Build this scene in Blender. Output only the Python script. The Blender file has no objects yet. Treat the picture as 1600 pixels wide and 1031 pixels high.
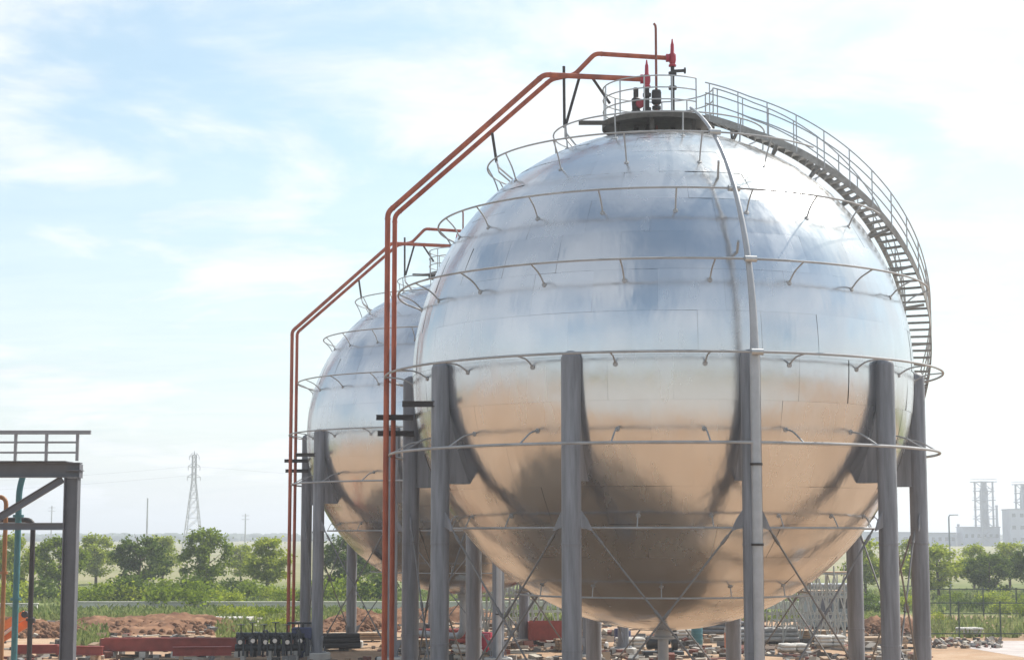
import bpy, math, random
from math import sin, cos, pi, radians, sqrt, atan, hypot
from mathutils import Vector, Matrix, noise

random.seed(7)
SC = bpy.context.scene
COL = SC.collection
V = Vector

# ------------------------------------------------------------------ camera
EYE = 5.6
FPX = 2800.0                       # focal length in pixels of a 1600 wide frame
PITCH = atan((835 - 515.5) / FPX)
cam = bpy.data.cameras.new('camera')
camo = bpy.data.objects.new('camera', cam)
COL.objects.link(camo)
camo.location = (0, 0, EYE)
camo.rotation_euler = (pi / 2 + PITCH, 0, 0)
cam.sensor_width = 36
cam.lens = 36 * FPX / 1600
cam.clip_start = 0.5
cam.clip_end = 20000
SC.camera = camo

# ------------------------------------------------------------------ light
SUN_AZ, SUN_EL = 47.0, 48.0        # degrees clockwise from the viewing direction (+Y)
world = bpy.data.worlds.new('World')
SC.world = world
world.use_nodes = True
wn, wl = world.node_tree.nodes, world.node_tree.links
wn.clear()
wout = wn.new('ShaderNodeOutputWorld')
wbg = wn.new('ShaderNodeBackground')
wbg.inputs['Strength'].default_value = 0.112
wl.new(wbg.outputs[0], wout.inputs[0])
sky = wn.new('ShaderNodeTexSky')
sky.sky_type = 'NISHITA'
sky.sun_disc = False
sky.sun_elevation = radians(SUN_EL)
sky.sun_rotation = radians(SUN_AZ)
sky.altitude = 0
sky.air_density = 1.0
sky.dust_density = 1.6
sky.ozone_density = 1.0


def wnode(kind, **kw):
    n = wn.new(kind)
    for k, v in kw.items():
        setattr(n, k, v)
    return n


def wmath(op, a, b=None, clamp=False):
    n = wn.new('ShaderNodeMath')
    n.operation = op
    n.use_clamp = clamp
    for i, x in enumerate((a, b)):
        if x is None:
            continue
        if isinstance(x, (int, float)):
            n.inputs[i].default_value = x
        else:
            wl.new(x, n.inputs[i])
    return n.outputs[0]


# clouds: a thin broken sheet high above, seen in perspective
tc = wn.new('ShaderNodeTexCoord')
sep = wn.new('ShaderNodeSeparateXYZ')
wl.new(tc.outputs['Generated'], sep.inputs[0])
zz = wmath('MAXIMUM', sep.outputs[2], 0.0)
den = wmath('ADD', zz, 0.16)
cmb = wn.new('ShaderNodeCombineXYZ')
wl.new(wmath('DIVIDE', sep.outputs[0], den), cmb.inputs[0])
wl.new(wmath('DIVIDE', sep.outputs[1], den), cmb.inputs[1])
cmb.inputs[2].default_value = 6.4
n1 = wnode('ShaderNodeTexNoise')
n1.inputs['Scale'].default_value = 2.1
n1.inputs['Detail'].default_value = 9
n1.inputs['Roughness'].default_value = 0.56
n1.inputs['Distortion'].default_value = 0.35
wl.new(cmb.outputs[0], n1.inputs['Vector'])
ramp = wnode('ShaderNodeMapRange')
ramp.interpolation_type = 'SMOOTHSTEP'
ramp.inputs['From Min'].default_value = 0.40
ramp.inputs['From Max'].default_value = 0.60
wl.new(n1.outputs[0], ramp.inputs[0])
# more veil towards the horizon
veil = wmath('MULTIPLY', wmath('SUBTRACT', 1.0, wmath('MULTIPLY', zz, 3.2), True), 0.75)
cover = wmath('MAXIMUM', wmath('ADD', wmath('MULTIPLY', ramp.outputs[0], wmath('SUBTRACT', 0.76, wmath('MULTIPLY', zz, 0.42))), wmath('SUBTRACT', 0.25, wmath('MULTIPLY', zz, 0.20))), veil)
mixc = wnode('ShaderNodeMix', data_type='RGBA')
wl.new(cover, mixc.inputs[0])
tint = wnode('ShaderNodeVectorMath', operation='MULTIPLY')
wl.new(sky.outputs[0], tint.inputs[0])
tint.inputs[1].default_value = (0.95, 1.12, 1.06)
wl.new(tint.outputs[0], mixc.inputs[6])
# thicker and thinner places within the cloud sheet
n2 = wnode('ShaderNodeTexNoise')
n2.inputs['Scale'].default_value = 4.6
n2.inputs['Detail'].default_value = 8
n2.inputs['Roughness'].default_value = 0.62
n2.inputs['Distortion'].default_value = 0.5
mp_ = wnode('ShaderNodeMapping')
mp_.inputs['Scale'].default_value = (0.6, 1.5, 1.0)
mp_.inputs['Rotation'].default_value = (0, 0, 0.35)
wl.new(cmb.outputs[0], mp_.inputs[0])
wl.new(mp_.outputs[0], n2.inputs['Vector'])
cm = wnode('ShaderNodeMix', data_type='RGBA')
r2_ = wnode('ShaderNodeMapRange')
r2_.inputs['From Min'].default_value = 0.33
r2_.inputs['From Max'].default_value = 0.66
wl.new(n2.outputs[0], r2_.inputs[0])
wl.new(r2_.outputs[0], cm.inputs[0])
cm.inputs[6].default_value = (6.0, 6.35, 6.65, 1)
cm.inputs[7].default_value = (7.1, 7.2, 7.3, 1)
wl.new(cm.outputs[2], mixc.inputs[7])
wl.new(mixc.outputs[2], wbg.inputs['Color'])

sun = bpy.data.lights.new('sun', 'SUN')
sun.energy = 5.0
sun.angle = radians(0.53)
sun.color = (1.0, 0.95, 0.87)
suno = bpy.data.objects.new('sun', sun)
COL.objects.link(suno)
sdir = V((sin(radians(SUN_AZ)) * cos(radians(SUN_EL)), cos(radians(SUN_AZ)) * cos(radians(SUN_EL)), sin(radians(SUN_EL))))
suno.rotation_euler = (-sdir).to_track_quat('-Z', 'Y').to_euler()
suno.location = sdir * 200

SC.view_settings.view_transform = 'Standard'
SC.view_settings.look = 'None'
SC.view_settings.gamma = 1
SC.view_settings.exposure = 0.50
SC.view_settings.use_curve_mapping = False
SC.cycles.use_denoising = True
SC.cycles.max_bounces = 8
SC.cycles.volume_bounces = 0


# ------------------------------------------------------------------ helpers
def at(px, py, Y):
    """world point seen at picture position px, py that stands Y metres ahead"""
    a, b = (px - 800) / FPX, (515.5 - py) / FPX
    d = V((a, cos(PITCH) - b * sin(PITCH), sin(PITCH) + b * cos(PITCH)))
    return V((0, 0, EYE)) + d * (Y / d.y)


def gx(px, Y):
    return at(px, 900, Y).x


class MB:
    """collects shapes for one mesh"""

    def __init__(self):
        self.v, self.f = [], []

    def add(self, vs, fs):
        o = len(self.v)
        self.v += [tuple(p) for p in vs]
        self.f += [tuple(i + o for i in f) for f in fs]
        return self

    def box(self, c, s, m=None, bev=0.0):
        x, y, z = s[0] / 2, s[1] / 2, s[2] / 2
        if bev > 0:
            b = min(bev, x * .9, y * .9, z * .9)
            vs = []
            for sx in (-1, 1):
                for sy in (-1, 1):
                    for sz in (-1, 1):
                        vs += [V((sx * (x - b), sy * (y - b), sz * z)), V((sx * (x - b), sy * y, sz * (z - b))), V((sx * x, sy * (y - b), sz * (z - b)))]
            ix = lambda sx, sy, sz, k: ((sx > 0) * 4 + (sy > 0) * 2 + (sz > 0)) * 3 + k
            fs = []
            for s_ in (-1, 1):
                fs.append([ix(-1, -1, s_, 0), ix(1, -1, s_, 0), ix(1, 1, s_, 0), ix(-1, 1, s_, 0)][::s_])
                fs.append([ix(-1, s_, -1, 1), ix(1, s_, -1, 1), ix(1, s_, 1, 1), ix(-1, s_, 1, 1)][::-s_])
                fs.append([ix(s_, -1, -1, 2), ix(s_, 1, -1, 2), ix(s_, 1, 1, 2), ix(s_, -1, 1, 2)][::s_])
                for t_ in (-1, 1):
                    fs.append([ix(-1, s_, t_, 0), ix(1, s_, t_, 0), ix(1, s_, t_, 1), ix(-1, s_, t_, 1)])
                    fs.append([ix(s_, -1, t_, 0), ix(s_, 1, t_, 0), ix(s_, 1, t_, 2), ix(s_, -1, t_, 2)])
                    fs.append([ix(s_, t_, -1, 1), ix(s_, t_, 1, 1), ix(s_, t_, 1, 2), ix(s_, t_, -1, 2)])
                    for u_ in (-1, 1):
                        fs.append([ix(s_, t_, u_, 0), ix(s_, t_, u_, 1), ix(s_, t_, u_, 2)])
        else:
            vs = [V((sx * x, sy * y, sz * z)) for sx in (-1, 1) for sy in (-1, 1) for sz in (-1, 1)]
            fs = [(0, 1, 3, 2), (4, 6, 7, 5), (0, 4, 5, 1), (2, 3, 7, 6), (0, 2, 6, 4), (1, 5, 7, 3)]
        if m is not None:
            vs = [m @ p for p in vs]
        c = V(c)
        return self.add([p + c for p in vs], fs)

    def bar(self, a, b, w, h, up=(0, 0, 1)):
        """rectangular bar from a to b; h along up"""
        a, b = V(a), V(b)
        d = (b - a).normalized()
        u = V(up)
        s = d.cross(u)
        if s.length < 1e-4:
            s = d.cross(V((1, 0, 0)))
        s.normalize()
        u = s.cross(d).normalized()
        vs = []
        for p in (a, b):
            for i, j in ((-1, -1), (1, -1), (1, 1), (-1, 1)):
                vs.append(p + s * (i * w / 2) + u * (j * h / 2))
        return self.add(vs, [(3, 2, 1, 0), (4, 5, 6, 7), (0, 1, 5, 4), (1, 2, 6, 5), (2, 3, 7, 6), (3, 0, 4, 7)])

    def ibeam(self, a, b, w, h, t=0.03, up=(0, 0, 1)):
        a, b = V(a), V(b)
        d = (b - a).normalized()
        s = d.cross(V(up))
        if s.length < 1e-4:
            s = d.cross(V((1, 0, 0)))
        s.normalize()
        u = s.cross(d).normalized()
        self.bar(a + u * (h - t) / 2, b + u * (h - t) / 2, w, t, u)
        self.bar(a - u * (h - t) / 2, b - u * (h - t) / 2, w, t, u)
        self.bar(a, b, t, h - 2 * t - .004, u)
        return self

    def tube(self, pts, r, n=8, closed=False, caps=True):
        pts = [V(p) for p in pts]
        N = len(pts)
        rs = r if isinstance(r, (list, tuple)) else [r] * N
        tans = []
        for i in range(N):
            if closed:
                t = pts[(i + 1) % N] - pts[i - 1]
            else:
                t = pts[min(i + 1, N - 1)] - pts[max(i - 1, 0)]
            tans.append(t.normalized())
        t0 = tans[0]
        s = t0.cross(V((0, 0, 1)))
        if s.length < 1e-3:
            s = t0.cross(V((1, 0, 0)))
        s.normalize()
        vs = []
        for i in range(N):
            t = tans[i]
            s = (s - t * s.dot(t)).normalized()
            u = t.cross(s)
            for k in range(n):
                a = 2 * pi * k / n
                vs.append(pts[i] + (s * cos(a) + u * sin(a)) * rs[i])
        fs = []
        for i in range(N if closed else N - 1):
            j = (i + 1) % N
            for k in range(n):
                l = (k + 1) % n
                fs.append((i * n + k, i * n + l, j * n + l, j * n + k))
        if caps and not closed:
            fs.append(tuple(range(n - 1, -1, -1)))
            fs.append(tuple((N - 1) * n + k for k in range(n)))
        return self.add(vs, fs)

    def cyl(self, a, b, r, n=12):
        return self.tube([a, b], r, n)

    def lathe(self, prof, c=(0, 0, 0), n=16, axis=None):
        """profile of (radius, height) turned about z, or about axis"""
        c = V(c)
        q = V((0, 0, 1)).rotation_difference(V(axis).normalized()) if axis is not None else None
        vs = []
        for r, h in prof:
            for k in range(n):
                p = V((r * cos(2 * pi * k / n), r * sin(2 * pi * k / n), h))
                if q is not None:
                    p = q @ p
                vs.append(c + p)
        fs = []
        for i in range(len(prof) - 1):
            for k in range(n):
                l = (k + 1) % n
                fs.append((i * n + k, i * n + l, (i + 1) * n + l, (i + 1) * n + k))
        fs.append(tuple(range(n - 1, -1, -1)))
        fs.append(tuple((len(prof) - 1) * n + k for k in range(n)))
        return self.add(vs, fs)

    def mesh(self, name, m, smooth=False, angle=40):
        me = bpy.data.meshes.new(name)
        me.from_pydata(self.v, [], self.f)
        if smooth:
            me.polygons.foreach_set('use_smooth', [True] * len(me.polygons))
            if angle:
                me.set_sharp_from_angle(angle=radians(angle))
        me.materials.append(m)
        me.update()
        return me

    def build(self, name, m, parent=None, smooth=False, angle=40):
        return link(name, self.mesh(name, m, smooth, angle), parent)


def link(name, me, parent=None):
    o = bpy.data.objects.new(name, me)
    COL.objects.link(o)
    if parent is not None:
        o.parent = parent
    return o


def tag(o, label=None, cat=None, group=None, kind=None):
    for k, v in (('label', label), ('category', cat), ('group', group), ('kind', kind)):
        if v:
            o[k] = v
    return o


def thing(name, label, cat, loc=(0, 0, 0), rz=0.0, group=None):
    o = bpy.data.objects.new(name, None)
    COL.objects.link(o)
    o.location = loc
    o.rotation_euler = (0, 0, rz)
    o.empty_display_size = 0.3
    return tag(o, label, cat, group)


def copy_tree(o, parent=None):
    c = o.copy()
    COL.objects.link(c)
    c.parent = parent
    for ch in list(o.children):
        copy_tree(ch, c)
    return c


def bend(pts, rad, seg=5):
    """round the corners of a polyline"""
    pts = [V(p) for p in pts]
    out = [pts[0]]
    for i in range(1, len(pts) - 1):
        a, b, c = pts[i - 1], pts[i], pts[i + 1]
        r = min(rad, (a - b).length * .45, (c - b).length * .45)
        p, q = b + (a - b).normalized() * r, b + (c - b).normalized() * r
        for k in range(seg + 1):
            t = k / seg
            out.append(p * (1 - t) ** 2 + b * 2 * t * (1 - t) + q * t * t)
    out.append(pts[-1])
    return out


# ------------------------------------------------------------------ materials
def mat(name, col, rough=0.6, metal=0.0, var=0.15, scale=3.0, bump=0.0, bscale=30.0, spec=0.5, col2=None, rand=0.0, detail=6, stretch=None):
    m = bpy.data.materials.new(name)
    m.use_nodes = True
    nt = m.node_tree
    N, L = nt.nodes, nt.links
    b = N['Principled BSDF']
    b.inputs['Roughness'].default_value = rough
    b.inputs['Metallic'].default_value = metal
    b.inputs['Specular IOR Level'].default_value = spec
    geo = N.new('ShaderNodeNewGeometry')
    pos = geo.outputs['Position']
    if stretch:
        mp = N.new('ShaderNodeMapping')
        mp.inputs['Scale'].default_value = stretch
        L.new(pos, mp.inputs[0])
        pos = mp.outputs[0]
    nz = N.new('ShaderNodeTexNoise')
    nz.inputs['Scale'].default_value = scale
    nz.inputs['Detail'].default_value = detail
    nz.inputs['Roughness'].default_value = 0.6
    L.new(pos, nz.inputs['Vector'])
    mr = N.new('ShaderNodeMapRange')
    mr.inputs['From Min'].default_value = 0.32
    mr.inputs['From Max'].default_value = 0.68
    L.new(nz.outputs[0], mr.inputs[0])
    mx = N.new('ShaderNodeMix')
    mx.data_type = 'RGBA'
    L.new(mr.outputs[0], mx.inputs[0])
    c2 = col2 if col2 else tuple(min(1, c * (1 + var)) for c in col)
    c1 = col if col2 else tuple(c * (1 - var) for c in col)
    mx.inputs[6].default_value = (*c1, 1)
    mx.inputs[7].default_value = (*c2, 1)
    out = mx.outputs[2]
    if rand > 0:
        oi = N.new('ShaderNodeObjectInfo')
        r2 = N.new('ShaderNodeMapRange')
        r2.inputs['To Min'].default_value = 1 - rand
        r2.inputs['To Max'].default_value = 1 + rand
        L.new(oi.outputs['Random'], r2.inputs[0])
        sc_ = N.new('ShaderNodeVectorMath')
        sc_.operation = 'SCALE'
        L.new(out, sc_.inputs[0])
        L.new(r2.outputs[0], sc_.inputs['Scale'])
        out = sc_.outputs[0]
    L.new(out, b.inputs['Base Color'])
    if bump > 0:
        nb = N.new('ShaderNodeTexNoise')
        nb.inputs['Scale'].default_value = bscale
        nb.inputs['Detail'].default_value = 4
        L.new(pos, nb.inputs['Vector'])
        bp = N.new('ShaderNodeBump')
        bp.inputs['Strength'].default_value = bump
        bp.inputs['Distance'].default_value = 0.05
        L.new(nb.outputs[0], bp.inputs['Height'])
        L.new(bp.outputs[0], b.inputs['Normal'])
    return m


def cladding_material():
    m = bpy.data.materials.new('aluminium cladding')
    m.use_nodes = True
    N, L = m.node_tree.nodes, m.node_tree.links
    b = N['Principled BSDF']
    b.inputs['Metallic'].default_value = 1.0
    geo = N.new('ShaderNodeNewGeometry')
    oi = N.new('ShaderNodeObjectInfo')
    # colour: weathered aluminium with faint clouding, each sheet a little different
    nz = N.new('ShaderNodeTexNoise')
    nz.inputs['Scale'].default_value = 0.9
    nz.inputs['Detail'].default_value = 7
    L.new(geo.outputs['Position'], nz.inputs['Vector'])
    mx = N.new('ShaderNodeMix')
    mx.data_type = 'RGBA'
    mx.inputs[6].default_value = (0.60, 0.61, 0.63, 1)
    mx.inputs[7].default_value = (0.70, 0.705, 0.715, 1)
    L.new(nz.outputs[0], mx.inputs[0])
    r2 = N.new('ShaderNodeMapRange')
    r2.inputs['To Min'].default_value = 0.955
    r2.inputs['To Max'].default_value = 1.03
    L.new(oi.outputs['Random'], r2.inputs[0])
    sc_ = N.new('ShaderNodeVectorMath')
    sc_.operation = 'SCALE'
    L.new(mx.outputs[2], sc_.inputs[0])
    L.new(r2.outputs[0], sc_.inputs['Scale'])
    L.new(sc_.outputs[0], b.inputs['Base Color'])
    # roughness: run-off streaks down the sheets
    mp = N.new('ShaderNodeMapping')
    mp.inputs['Scale'].default_value = (2.4, 2.4, 0.22)
    L.new(geo.outputs['Position'], mp.inputs[0])
    st = N.new('ShaderNodeTexNoise')
    st.inputs['Scale'].default_value = 1.3
    st.inputs['Detail'].default_value = 5
    L.new(mp.outputs[0], st.inputs['Vector'])
    mr = N.new('ShaderNodeMapRange')
    mr.inputs['From Min'].default_value = 0.3
    mr.inputs['From Max'].default_value = 0.7
    mr.inputs['To Min'].default_value = 0.13
    mr.inputs['To Max'].default_value = 0.21
    L.new(st.outputs[0], mr.inputs[0])
    pa = N.new('ShaderNodeTexNoise')
    pa.inputs['Scale'].default_value = 0.45
    pa.inputs['Detail'].default_value = 6
    L.new(geo.outputs['Position'], pa.inputs['Vector'])
    pr_ = N.new('ShaderNodeMapRange')
    pr_.inputs['From Min'].default_value = 0.42
    pr_.inputs['From Max'].default_value = 0.72
    pr_.inputs['To Max'].default_value = 0.09
    L.new(pa.outputs[0], pr_.inputs[0])
    rs1 = N.new('ShaderNodeMath')
    rs1.operation = 'ADD'
    L.new(mr.outputs[0], rs1.inputs[0])
    L.new(pr_.outputs[0], rs1.inputs[1])
    rs2 = N.new('ShaderNodeMath')
    rs2.operation = 'MULTIPLY_ADD'
    rs2.inputs[1].default_value = 0.07
    L.new(oi.outputs['Random'], rs2.inputs[0])
    L.new(rs1.outputs[0], rs2.inputs[2])
    L.new(rs2.outputs[0], b.inputs['Roughness'])
    # relief: slight dents and oil-canning
    nb = N.new('ShaderNodeTexNoise')
    nb.inputs['Scale'].default_value = 1.6
    nb.inputs['Detail'].default_value = 2
    mp2 = N.new('ShaderNodeMapping')
    mp2.inputs['Scale'].default_value = (1.5, 1.5, 0.5)
    L.new(geo.outputs['Position'], mp2.inputs[0])
    L.new(mp2.outputs[0], nb.inputs['Vector'])
    bp = N.new('ShaderNodeBump')
    bp.inputs['Strength'].default_value = 0.5
    bp.inputs['Distance'].default_value = 0.03
    L.new(nb.outputs[0], bp.inputs['Height'])
    # fine vertical ripples
    mp3 = N.new('ShaderNodeMapping')
    mp3.inputs['Scale'].default_value = (5.0, 5.0, 0.5)
    L.new(geo.outputs['Position'], mp3.inputs[0])
    nr = N.new('ShaderNodeTexNoise')
    nr.inputs['Scale'].default_value = 1.4
    nr.inputs['Detail'].default_value = 1.5
    L.new(mp3.outputs[0], nr.inputs['Vector'])
    bp2 = N.new('ShaderNodeBump')
    bp2.inputs['Strength'].default_value = 0.10
    bp2.inputs['Distance'].default_value = 0.01
    L.new(nr.outputs[0], bp2.inputs['Height'])
    L.new(bp.outputs[0], bp2.inputs['Normal'])
    L.new(bp2.outputs[0], b.inputs['Normal'])
    return m


def leaf_material(name, c1, c2):
    m = bpy.data.materials.new(name)
    m.use_nodes = True
    N, L = m.node_tree.nodes, m.node_tree.links
    N.remove(N['Principled BSDF'])
    out = N['Material Output']
    geo = N.new('ShaderNodeNewGeometry')
    mx = N.new('ShaderNodeMix')
    mx.data_type = 'RGBA'
    mx.inputs[6].default_value = (*c1, 1)
    mx.inputs[7].default_value = (*c2, 1)
    L.new(geo.outputs['Random Per Island'], mx.inputs[0])
    d = N.new('ShaderNodeBsdfDiffuse')
    t = N.new('ShaderNodeBsdfTranslucent')
    ms = N.new('ShaderNodeMixShader')
    ms.inputs[0].default_value = 0.5
    for s in (d, t):
        L.new(mx.outputs[2], s.inputs['Color'])
    L.new(d.outputs[0], ms.inputs[1])
    L.new(t.outputs[0], ms.inputs[2])
    L.new(ms.outputs[0], out.inputs['Surface'])
    return m


def ground_material():
    m = bpy.data.materials.new('site soil and meadow')
    m.use_nodes = True
    N, L = m.node_tree.nodes, m.node_tree.links
    b = N['Principled BSDF']
    b.inputs['Roughness'].default_value = 0.95
    b.inputs['Specular IOR Level'].default_value = 0.1
    geo = N.new('ShaderNodeNewGeometry')
    sp = N.new('ShaderNodeSeparateXYZ')
    L.new(geo.outputs['Position'], sp.inputs[0])

    def noi(scale, detail=8, rough=0.6):
        n = N.new('ShaderNodeTexNoise')
        n.inputs['Scale'].default_value = scale
        n.inputs['Detail'].default_value = detail
        n.inputs['Roughness'].default_value = rough
        L.new(geo.outputs['Position'], n.inputs['Vector'])
        return n.outputs[0]

    def rng(x, a, b_, c=0.0, d=1.0):
        n = N.new('ShaderNodeMapRange')
        n.interpolation_type = 'SMOOTHSTEP'
        for i, v_ in enumerate((a, b_, c, d)):
            n.inputs[i + 1].default_value = v_
        L.new(x, n.inputs[0])
        return n.outputs[0]

    def mix(f, a, b_):
        n = N.new('ShaderNodeMix')
        n.data_type = 'RGBA'
        L.new(f, n.inputs[0])
        for i, x in ((6, a), (7, b_)):
            if isinstance(x, tuple):
                n.inputs[i].default_value = (*x, 1)
            else:
                L.new(x, n.inputs[i])
        return n.outputs[2]

    def add(a, b_, k):
        n = N.new('ShaderNodeMath')
        n.operation = 'MULTIPLY_ADD'
        L.new(b_, n.inputs[0])
        n.inputs[1].default_value = k
        L.new(a, n.inputs[2])
        return n.outputs[0]

    soil = mix(rng(noi(0.12), 0.35, 0.65), (0.285, 0.185, 0.115), (0.42, 0.30, 0.205))
    soil = mix(rng(noi(0.7), 0.42, 0.62), soil, (0.35, 0.225, 0.14))
    soil = mix(rng(noi(4.0), 0.60, 0.72), soil, (0.50, 0.40, 0.30))
    grass = mix(rng(noi(0.25), 0.35, 0.65), (0.075, 0.115, 0.028), (0.17, 0.19, 0.065))
    field = mix(rng(noi(0.02), 0.35, 0.65), (0.27, 0.24, 0.14), (0.20, 0.20, 0.095))
    wob = noi(0.06)
    y1 = add(sp.outputs[1], wob, 26.0)
    c = mix(rng(y1, 133, 141), soil, grass)
    c = mix(rng(y1, 190, 260), c, field)
    c = mix(rng(y1, -75, -90), c, field)
    L.new(c, b.inputs['Base Color'])
    bp = N.new('ShaderNodeBump')
    bp.inputs['Strength'].default_value = 0.9
    bp.inputs['Distance'].default_value = 0.12
    L.new(noi(1.5), bp.inputs['Height'])
    L.new(bp.outputs[0], b.inputs['Normal'])
    return m


M = {
    'clad': cladding_material(),
    'shell': mat('dull shell plate', (0.35, 0.36, 0.37), 0.5, 0.8),
    'column': mat('grey column paint', (0.185, 0.19, 0.21), 0.5, 0, 0.30, 1.6, 0.10, 20, stretch=(4, 4, .35)),
    'steel': mat('galvanised steel', (0.42, 0.43, 0.44), 0.42, 0.55, 0.12, 5),
    'ring': mat('grey spray pipe', (0.33, 0.335, 0.345), 0.65, 0.1, 0.2, 1.5),
    'rod': mat('dull brace steel', (0.17, 0.165, 0.165), 0.5, 0.3, 0.15, 3),
    'pipe': mat('pale grey pipe paint', (0.36, 0.37, 0.39), 0.4, 0.2, 0.10, 3),
    'deck': mat('dark deck grating', (0.085, 0.075, 0.065), 0.7, 0.2, 0.25, 6),
    'tread': mat('brown grey stair steel', (0.31, 0.30, 0.285), 0.6, 0.3, 0.2, 5),
    'red': mat('rust red pipe primer', (0.24, 0.056, 0.03), 0.6, 0, 0.25, 2.2, 0.1, 30, col2=(0.46, 0.115, 0.05), stretch=(2, 2, .5)),
    'darkred': mat('dark red brown paint', (0.21, 0.06, 0.04), 0.55, 0, 0.2, 4),
    'redv': mat('crimson valve paint', (0.36, 0.012, 0.035), 0.4, 0, 0.1, 5),
    'darksteel': mat('dark brown bracket steel', (0.035, 0.028, 0.028), 0.6, 0.1, 0.2, 5),
    'black': mat('black valve paint', (0.02, 0.02, 0.022), 0.45, 0, 0.3, 8),
    'blue': mat('navy valve paint', (0.035, 0.045, 0.12), 0.45, 0, 0.15, 5),
    'silver': mat('bright flange steel', (0.62, 0.62, 0.62), 0.3, 0.9, 0.1, 10),
    'frame': mat('slate frame paint', (0.115, 0.12, 0.14), 0.5, 0, 0.10, 2, 0.1, 40),
    'railp': mat('grey rail paint', (0.23, 0.24, 0.26), 0.5, 0, 0.1, 3),
    'teal': mat('teal pipe paint', (0.045, 0.16, 0.185), 0.5, 0, 0.15, 3),
    'orange': mat('orange plant paint', (0.72, 0.17, 0.03), 0.45, 0, 0.18, 3),
    'amber': mat('amber primer', (0.27, 0.12, 0.04), 0.55, 0, 0.2, 3),
    'rustbeam': mat('rust red beam primer', (0.28, 0.05, 0.035), 0.6, 0, 0.22, 2.5, 0.1, 20),
    'concrete': mat('concrete', (0.44, 0.42, 0.39), 0.9, 0, 0.15, 1.5, 0.3, 15),
    'yard': mat('yard concrete', (0.36, 0.345, 0.32), 0.9, 0, 0.15, 0.25, 0.2, 8),
    'paleconc': mat('pale concrete', (0.60, 0.57, 0.51), 0.9, 0, 0.12, 1.2, 0.3, 15),
    'soil': None,
    'bark': mat('bark', (0.11, 0.075, 0.05), 0.9, 0, 0.3, 6, 0.5, 20),
    'lattice': mat('galvanised lattice', (0.50, 0.51, 0.52), 0.55, 0.3, 0.1, 0.5),
    'plant': mat('refinery steel', (0.30, 0.32, 0.36), 0.6, 0.2, 0.25, 0.25),
    'plantwall': mat('refinery sheet walls', (0.36, 0.39, 0.46), 0.7, 0, 0.18, 0.12),
    'scaf': mat('scaffold tube', (0.40, 0.41, 0.39), 0.45, 0.4, 0.2, 2),
    'white': mat('white sacks', (0.56, 0.53, 0.48), 0.8, 0, 0.12, 4),
    'cabin': mat('grey green cabin sheet', (0.22, 0.27, 0.28), 0.6, 0, 0.15, 2),
    'glass': mat('window glass', (0.05, 0.06, 0.07), 0.1, 0, 0.1, 2),
    'fence': mat('dark green fence paint', (0.04, 0.06, 0.045), 0.6, 0, 0.2, 4),
    'timber': mat('weathered timber', (0.36, 0.25, 0.16), 0.85, 0, 0.25, 3, 0.3, 12),
    'leafA': leaf_material('leaf green', (0.10, 0.15, 0.015), (0.27, 0.34, 0.035)),
    'leafB': leaf_material('leaf yellow green', (0.19, 0.25, 0.025), (0.42, 0.46, 0.06)),
    'leafC': leaf_material('leaf dark green', (0.045, 0.085, 0.015), (0.14, 0.19, 0.03)),
    'grass': leaf_material('grass blade', (0.10, 0.15, 0.035), (0.25, 0.27, 0.10)),
    'treeline': mat('far woods', (0.07, 0.10, 0.07), 0.95, 0, 0.25, 0.05),
    'gravel': mat('pinkish hard standing', (0.40, 0.35, 0.33), 0.95, 0, 0.2, 0.8, 0.4, 10),
    'mound': mat('red brown dug soil', (0.075, 0.032, 0.018), 0.98, 0, 0.2, 0.55, 1.0, 3, 0.1, col2=(0.27, 0.15, 0.088)),
}
M['soil'] = ground_material()


def debris_material():
    m = bpy.data.materials.new('site debris')
    m.use_nodes = True
    N, L = m.node_tree.nodes, m.node_tree.links
    b = N['Principled BSDF']
    b.inputs['Roughness'].default_value = 0.85
    geo = N.new('ShaderNodeNewGeometry')
    r_ = N.new('ShaderNodeValToRGB')
    r_.color_ramp.interpolation = 'CONSTANT'
    cols = [(0.24, 0.21, 0.18), (0.40, 0.35, 0.29), (0.12, 0.08, 0.055), (0.16, 0.055, 0.038), (0.28, 0.19, 0.12), (0.17, 0.165, 0.16), (0.38, 0.34, 0.28), (0.06, 0.052, 0.045)]
    e = r_.color_ramp.elements
    while len(e) < len(cols):
        e.new(len(e) / len(cols))
    for i, c in enumerate(cols):
        e[i].position = i / len(cols)
        e[i].color = (*c, 1)
    L.new(geo.outputs['Random Per Island'], r_.inputs[0])
    L.new(r_.outputs[0], b.inputs['Base Color'])
    return m


M['debris'] = debris_material()

# ------------------------------------------------------------------ the ground
g = MB()
xs = [-9000, -3000, -900, -300, -120] + list(range(-100, 101, 10)) + [120, 300, 900, 3000, 9000]
ys = [-3000, -600, -150] + list(range(-100, 301, 10)) + [400, 700, 1500, 4000, 12000]
for y in ys:
    for x in xs:
        g.v.append((x, y, 0.0))
W_ = len(xs)
for j in range(len(ys) - 1):
    for i in range(W_ - 1):
        g.f.append((j * W_ + i, j * W_ + i + 1, (j + 1) * W_ + i + 1, (j + 1) * W_ + i))
tag(g.build('ground', M['soil']), kind='structure')

p = MB()
p.add([(24, 80, .004), (60, 80, .004), (60, 96.5, .004), (22, 96.5, .004)], [(0, 1, 2, 3)])
tag(p.build('pavement', M['gravel']), kind='structure')
p = MB()
for i in range(24):                      # yard slabs round the viewpoint, joints left open
    for j in range(15):
        x_, y_ = -72 + i * 6, -66 + j * 6
        p.add([(x_ + .02, y_ + .02, .004), (x_ + 5.98, y_ + .02, .004), (x_ + 5.98, y_ + 5.98, .004), (x_ + .02, y_ + 5.98, .004)], [(0, 1, 2, 3)])
tag(p.build('concrete_yard', M['yard']), kind='structure')


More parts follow.
